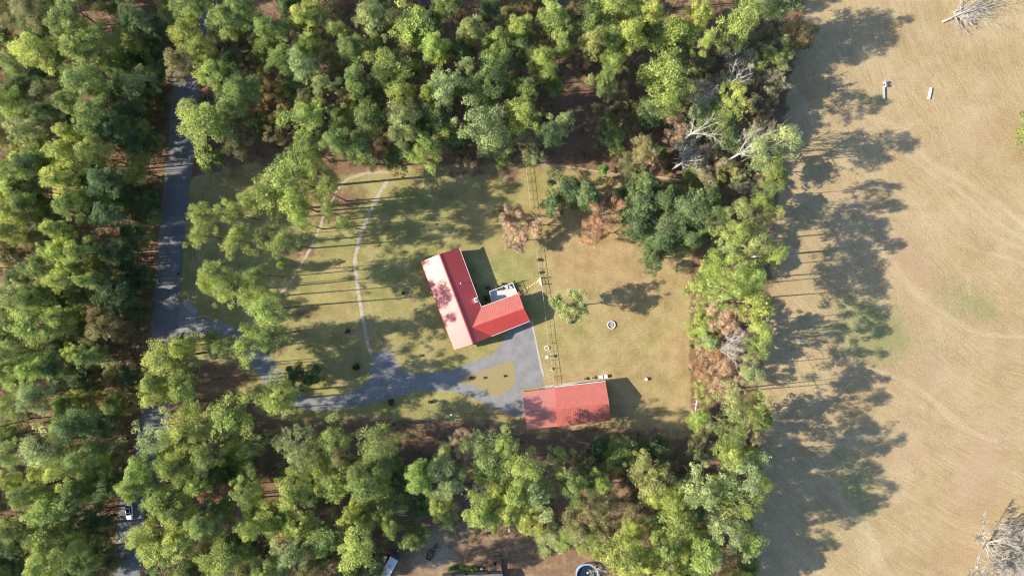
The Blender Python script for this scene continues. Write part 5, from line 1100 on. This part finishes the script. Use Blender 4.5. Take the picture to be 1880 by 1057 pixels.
# ------------------------------------------------------------------ neighbour's yard at the bottom
def camper(px, py, rz, L_, label, m='white'):
    p = W(px, py, 2.6); t = thing('travel_trailer', (p.x, p.y, 0), label, 'camper', rz)
    # profile along y, extruded in x
    prof = [(-L_ / 2, .6), (-L_ / 2, 2.6), (-L_ / 2 + .25, 2.8), (L_ / 2 - 1.1, 2.8)]
    mb = MB(); n = len(prof) + 1; pr = prof + [(L_ / 2 - 1.1, .6)]; mb.add([(-1.2, y, z) for y, z in pr] + [(1.2, y, z) for y, z in pr], [tuple(range(n)), tuple(range(n, 2 * n))] + [(i, (i + 1) % n, n + (i + 1) % n, n + i) for i in range(n)]); mb.build('body', M[m], t, bevel=.06)
    mb = MB(); P = []
    for x, k in ((-1.19, .9), (-.7, 1.0), (0, 1.05), (.7, 1.0), (1.19, .9)): P += [(x, L_ / 2 - 1.1, .65), (x, L_ / 2 - 1.1, 2.78), (x, L_ / 2 - 1.1 + .55 * k, 2.5), (x, L_ / 2 - 1.1 + 1.0 * k, 1.5), (x, L_ / 2 - 1.1 + .8 * k, .65)]
    mb.add(P, [(i * 5 + j, i * 5 + (j + 1) % 5, (i + 1) * 5 + (j + 1) % 5, (i + 1) * 5 + j) for i in range(4) for j in range(5)] + [(0, 1, 2, 3, 4), (20, 21, 22, 23, 24)]); mb.build('nose_cap', M['blue_grey'], t)
    mb = MB(); mb.box((0, 0, 2.93), (.75, .9, .22)); mb.build('air_conditioner', M['siding'], t, bevel=.04)
    mb = MB(); mb.box((.45, L_ * .28, 2.84), (.4, .4, .08)); mb.build('roof_vent', M[m], t)
    mb = MB(); mb.bar((-.6, L_ / 2 - .4, .5), (0, L_ / 2 + .9, .5), .1, .1); mb.bar((.6, L_ / 2 - .4, .5), (0, L_ / 2 + .9, .5), .1, .1); mb.build('hitch', M['black'], t); mb = MB(); mb.lathe((-.1, L_ / 2 + .35, .55), [(.16, 0), (.18, .1), (.18, .4), (.06, .5)], 12); mb.build('gas_bottle', M['white'], t)
    for sx in (-1.1, 1.1):
        for sy in (-.5, .4): mb = MB(); mb.tube([(sx - .1, sy, .36), (sx + .1, sy, .36)], .36, 16); mb.build('wheel', M['tyre'], t)
        mb = MB(); mb.box((sx * 1.095, 1.2, 1.9), (.04, 1.0, .6)); mb.build('window', M['glass'], t)
    return t
camper(716, 1039, -.50, 7.2, "white travel trailer with dark nose at the photo's bottom, left of the sandy drive")
camper(1362, 1060, -.5, 5.0, 'pale grey camper half hidden under trees at the bottom of the east belt', 'stone')
p = W(790.5, 1016); t = thing('utility_trailer', (p.x, p.y, 0), 'small dark utility trailer with brown load parked on the sandy drive', 'trailer', -.42)
mb = MB(); mb.box((0, 0, .55), (1.5, 2.6, .08)); mb.build('bed', M['deck_wood'], t); mb = MB()
for sx in (-.75, .75): mb.box((sx, 0, .8), (.06, 2.6, .45))
for sy in (-1.3, 1.3): mb.box((0, sy, .8), (1.44, .06, .45))
mb.build('side_panel', M['black'], t)
for sx in (-.92, .92): mb = MB(); mb.tube([(sx - .1, -.1, .32), (sx + .1, -.1, .32)], .32, 14); mb.build('wheel', M['tyre'], t); mb = MB(); mb.box((sx, -.1, .72), (.26, .9, .05)); mb.build('fender', M['dark_metal'], t)
mb = MB(); mb.bar((0, -1.3, .5), (0, -2.3, .5), .1, .1); mb.build('hitch', M['black'], t)
p = W(789.5, 1014, .9); ld = MB(); rr = random.Random(8)
for k in range(26): ld.box((rr.uniform(-.55, .55), rr.uniform(-1.1, 1.1), .66 + rr.uniform(0, .25)), (rr.uniform(.1, .5), rr.uniform(.2, .9), .08), rr.uniform(-.5, .5))
o = ld.build('scrap_wood', M['deck_wood']); o.location = t.location; o.rotation_euler = t.rotation_euler; o.location.z = -0.02; tag(o, 'brown scrap wood heaped in the small utility trailer', 'wood pile')
p = W(800.5, 1001.5); t = thing('rusty_barrel', (p.x, p.y, 0), 'rusty round burn barrel at the head of the utility trailer', 'barrel'); mb = MB(); ring(mb, (0, 0), .5, .45, 0, .7, 20); mb.build('shell', M['rust'], t); mb = MB(); mb.lathe((0, 0, 0), [(.45, 0), (.45, .3), (.1, .4)], 14); mb.build('ash', M['rust'], t)
# neighbour's home
hm = thing('mobile_home', (*G2(868, 1071), 0), "grey-roofed mobile home cut by the photo's bottom edge", 'house', math.radians(2.2))
hw, hd = 8.1, 3.3; mb = MB(); mb.add([(-hw, -hd, 0), (hw, -hd, 0), (hw, hd, 0), (-hw, hd, 0), (-hw, -hd, 2.7), (hw, -hd, 2.7), (hw, hd, 2.7), (-hw, hd, 2.7), (-hw, 0, 3.5), (hw, 0, 3.5)], [(0, 1, 5, 4), (1, 2, 6, 9, 5), (2, 3, 7, 6), (3, 0, 4, 8, 7)]); mb.build('wall', M['siding'], hm)
for s_ in (-1, 1): mb = MB(); mb.add([(-hw - .3, s_ * (hd + .3), 2.66), (hw + .3, s_ * (hd + .3), 2.66), (hw + .3, 0, 3.56), (-hw - .3, 0, 3.56), (-hw - .3, s_ * (hd + .3), 2.74), (hw + .3, s_ * (hd + .3), 2.74), (hw + .3, 0, 3.64), (-hw - .3, 0, 3.64)], [(0, 1, 2, 3), (4, 5, 6, 7), (0, 1, 5, 4), (1, 2, 6, 5), (3, 0, 4, 7)]); mb.build('roof', M['shingle'], hm)
mb = MB(); mb.lathe((-2, 1.6, 3.0), [(.08, 0), (.08, .5)], 10); mb.lathe((3, 2.0, 3.0), [(.08, 0), (.08, .5)], 10); mb.build('vent_pipe', M['steel'], hm)
for x in (-5, -1.5, 4.5):
    f = MB(); f.box((x, hd + .02, 1.6), (1.1, .06, 1.0)); fo = f.build('window', M['white'], hm); g = MB(); g.box((x, hd + .06, 1.6), (.95, .05, .85)); g.build('pane', M['glass'], fo)
# porch deck
pc = W(908, 1032); pt = thing('porch', (pc.x, pc.y, 0), 'small brown wooden porch with rails on the upper side of the mobile home', 'porch', math.radians(2.2)); mb = MB(); mb.box((0, -.1, .85), (3.7, 4.0, .1)); mb.build('floor', M['deck_wood'], pt)
for sx in (-1.8, 1.8):
    for sy in (-1.9, 0, 1.9): mb = MB(); mb.box((sx, sy - .05, 1.0), (.12, .12, 2.0)); mb.build('post', M['deck_wood'], pt)
mb = MB()
for z in (1.35, 1.7, 2.0): mb.bar((-1.8, 1.85, z), (1.8, 1.85, z), .1, .06); mb.bar((-1.8, -1.9, z), (-1.8, 1.85, z), .1, .06); mb.bar((1.8, -1.9, z), (1.8, 1.85, z), .1, .06)
mb.build('rail', M['deck_wood'], pt)
t = thing('patio_chair', (pc.x + .2, pc.y + .4, .9), 'dark chair on the brown porch of the mobile home', 'chair'); mb = MB(); mb.box((0, 0, .42), (.6, .6, .08)); mb.build('seat', M['black'], t); mb = MB(); mb.box((0, -.3, .8), (.6, .08, .7)); mb.build('backrest', M['black'], t)
for sx in (-.25, .25):
    for sy in (-.25, .25): mb = MB(); mb.box((sx, sy, .19), (.05, .05, .38)); mb.build('leg', M['black'], t)
# hedge
rs = np.random.RandomState(44); n = 46; cen = np.stack([rs.uniform(-4.1, 4.1, n), rs.uniform(-.45, .45, n), rs.uniform(.4, 1.0, n)], 1); P, u, V = lobes_leaves(rs, cen, rs.uniform(.35, .55, n), 60, .9, .3); P[:, 2] = np.maximum(P[:, 2], .02)
t = thing('hedge', (*G2(848, 1041.5), 0), 'bright green clipped hedge along the upper wall of the mobile home', 'hedge', math.radians(2)); o = bpy.data.objects.new('foliage', leaves_mesh('foliage', P, u + unit(rs, len(P)) * .5, .2, V, 9)); C.objects.link(o); o.parent = t; o.color = (.10, .22, .03, 1)
mb = MB(); [mb.tube([(x, 0, -.05), (x + .1, .05, .6)], [.05, .02], 5) for x in (-3.6, -2.4, -1.2, 0, 1.2, 2.4, 3.6)]; mb.build('stem', M['bark'], t)
# above-ground pool
p = W(1077, 1052); t = thing('pool', (p.x, p.y, 0), "round above-ground pool with pale blue wall at the photo's bottom", 'pool'); mb = MB(); ring(mb, (0, 0), 3.0, 2.9, 0, 1.2, 40); mb.build('wall', M['pool_wall'], t); mb = MB(); ring(mb, (0, 0), 3.15, 2.8, 1.2, 1.27, 40); mb.build('rim', M['pool_wall'], t); mb = MB(); mb.lathe((0, 0, .05), [(2.9, 0), (2.9, .7)], 40); mb.build('water', M['water'], t)
mb = MB(); 
for s_ in (-.25, .25): mb.bar((2.6, s_, 0.8), (2.9, s_, 1.9), .06, .06); mb.bar((2.9, s_, 1.9), (3.8, s_, 0), .06, .06)
for k in range(4): mb.bar((3.05 + .2 * k, -.25, 1.6 - .4 * k), (3.05 + .2 * k, .25, 1.6 - .4 * k), .1, .04)
mb.build('ladder', M['white'], t)
p = W(1079, 1051, .8); t = tag(MB().lathe((0, 0, 0), [(.2, 0), (.26, .12), (.2, .2)], 14).build('pool_float', M['white']), 'small white round float on the dark pool water', 'float'); t.location = (p.x, p.y, .72)
tag(tree(1093, 1045, 15, 'ba', 'N', 5), 'small bleached bare tree leaning over the right side of the pool', 'bare tree'); trees.pop()
# clothes-line posts, feeders, logs
for i, (x, y, lb) in enumerate(((933.5, 967, 'left of two white clothesline posts by the south wood edge'), (936, 969, 'right of two white clothesline posts by the south wood edge'))):
    p = W(x, y); t = thing('clothesline_post', (p.x, p.y, 0), lb, 'post'); mb = MB(); mb.box((0, 0, 1.1), (.1, .1, 2.3)); mb.build('post', M['white'], t); mb = MB(); mb.box((0, 0, 2.2), (.08, 1.0, .08)); mb.build('crossarm', M['white'], t)
for i, (x, y, lb) in enumerate(((885, 979, 'brown bird feeder table on a post at the edge of the neighbour yard'), (917, 981, 'small brown stump stool right of the bird feeder table'))):
    p = W(x, y); t = thing('bird_feeder' if i == 0 else 'stool', (p.x, p.y, 0), lb, 'bird feeder' if i == 0 else 'stool'); mb = MB(); mb.box((0, 0, .5), (.14, .14, 1.0)); mb.build('post', M['black'], t); mb = MB(); mb.box((0, 0, 1.03), (1.0 - .4 * i, .6, .08), .1); mb.build('top', M['rust'], t)
def log(px, py, ln, r, rz, m, label, name='log', cat='log'):
    p = W(px, py); mb = MB(); mb.tube([(-ln / 2, 0, r), (-ln / 6, .1, r * 1.1), (ln / 5, -.05, r), (ln / 2, .1, r * .8)], [r, r * .95, r * .85, r * .7], 9); mb.tube([(ln * .1, 0, r), (ln * .22, .5, r * 1.6)], [r * .4, r * .2], 6); o = mb.build(name, M[m], None, True); o.location = (p.x, p.y, 0); o.rotation_euler = (0, 0, rz); tag(o, label, cat)
log(606, 1027, 5.2, .16, math.radians(36), 'bare_wood', 'bleached fallen log among the trees of the south wood')
log(523, 787, 1.6, .12, 0, 'bare_wood', 'short pale log at the edge of the south wood, lower left of the driveway')
log(787, 785, 2.6, .09, math.radians(-28), 'bare_wood', 'thin pale fallen branch at the wood edge near the street lamp')
for i, (x, y, rz, lb) in enumerate(((736, 942, .1, 'upper pale sawn plank lying in the gap of the south wood'), (738, 945.5, .02, 'lower pale sawn plank lying in the gap of the south wood'))):
    p = W(x, y); mb = MB(); mb.box((0, 0, .06), (2.6, .3, .1)); o = mb.build('plank', M['timber'], bevel=.01); o.location = (p.x, p.y, .0); o.rotation_euler = (0, 0, rz); tag(o, lb, 'plank', 'sawn planks in the wood')
# junk by the trailer
box_thing(706, 1024, (1.0, 1.6, .5), -.4, 'white', 'storage_chest', 'white chest left of the travel trailer', 'chest'); box_thing(700, 1036, (.8, .7, .5), -.2, 'white', 'storage_chest', 'smaller white chest lower left of the travel trailer', 'chest')
pot(884, 1042, .3, .5, 'white', 'white pot at the left side of the brown porch')
# shed at the top edge
sh = thing('shed', (*G2(792, -2), 0), "shed with blue-grey roof under trees at the photo's top edge", 'shed', .1); mb = MB(); mb.box((0, 0, 1.2), (5.0, 4.2, 2.4)); mb.build('wall', M['siding'], sh)
for s_ in (-1, 1): mb = MB(); mb.add([(-2.8, s_ * 2.4, 2.35), (2.8, s_ * 2.4, 2.35), (2.8, 0, 3.2), (-2.8, 0, 3.2), (-2.8, s_ * 2.4, 2.45), (2.8, s_ * 2.4, 2.45), (2.8, 0, 3.3), (-2.8, 0, 3.3)], [(0, 1, 2, 3), (4, 5, 6, 7), (0, 1, 5, 4), (1, 2, 6, 5), (3, 0, 4, 7)]); mb.build('roof', M['blue_grey'], sh)
mb = MB(); mb.box((0, -2.13, 1.0), (1.0, .06, 2.0)); d_ = mb.build('door', M['white'], sh); mb = MB(); mb.box((.35, -2.19, 1.0), (.08, .06, .08)); mb.build('handle', M['steel'], d_)
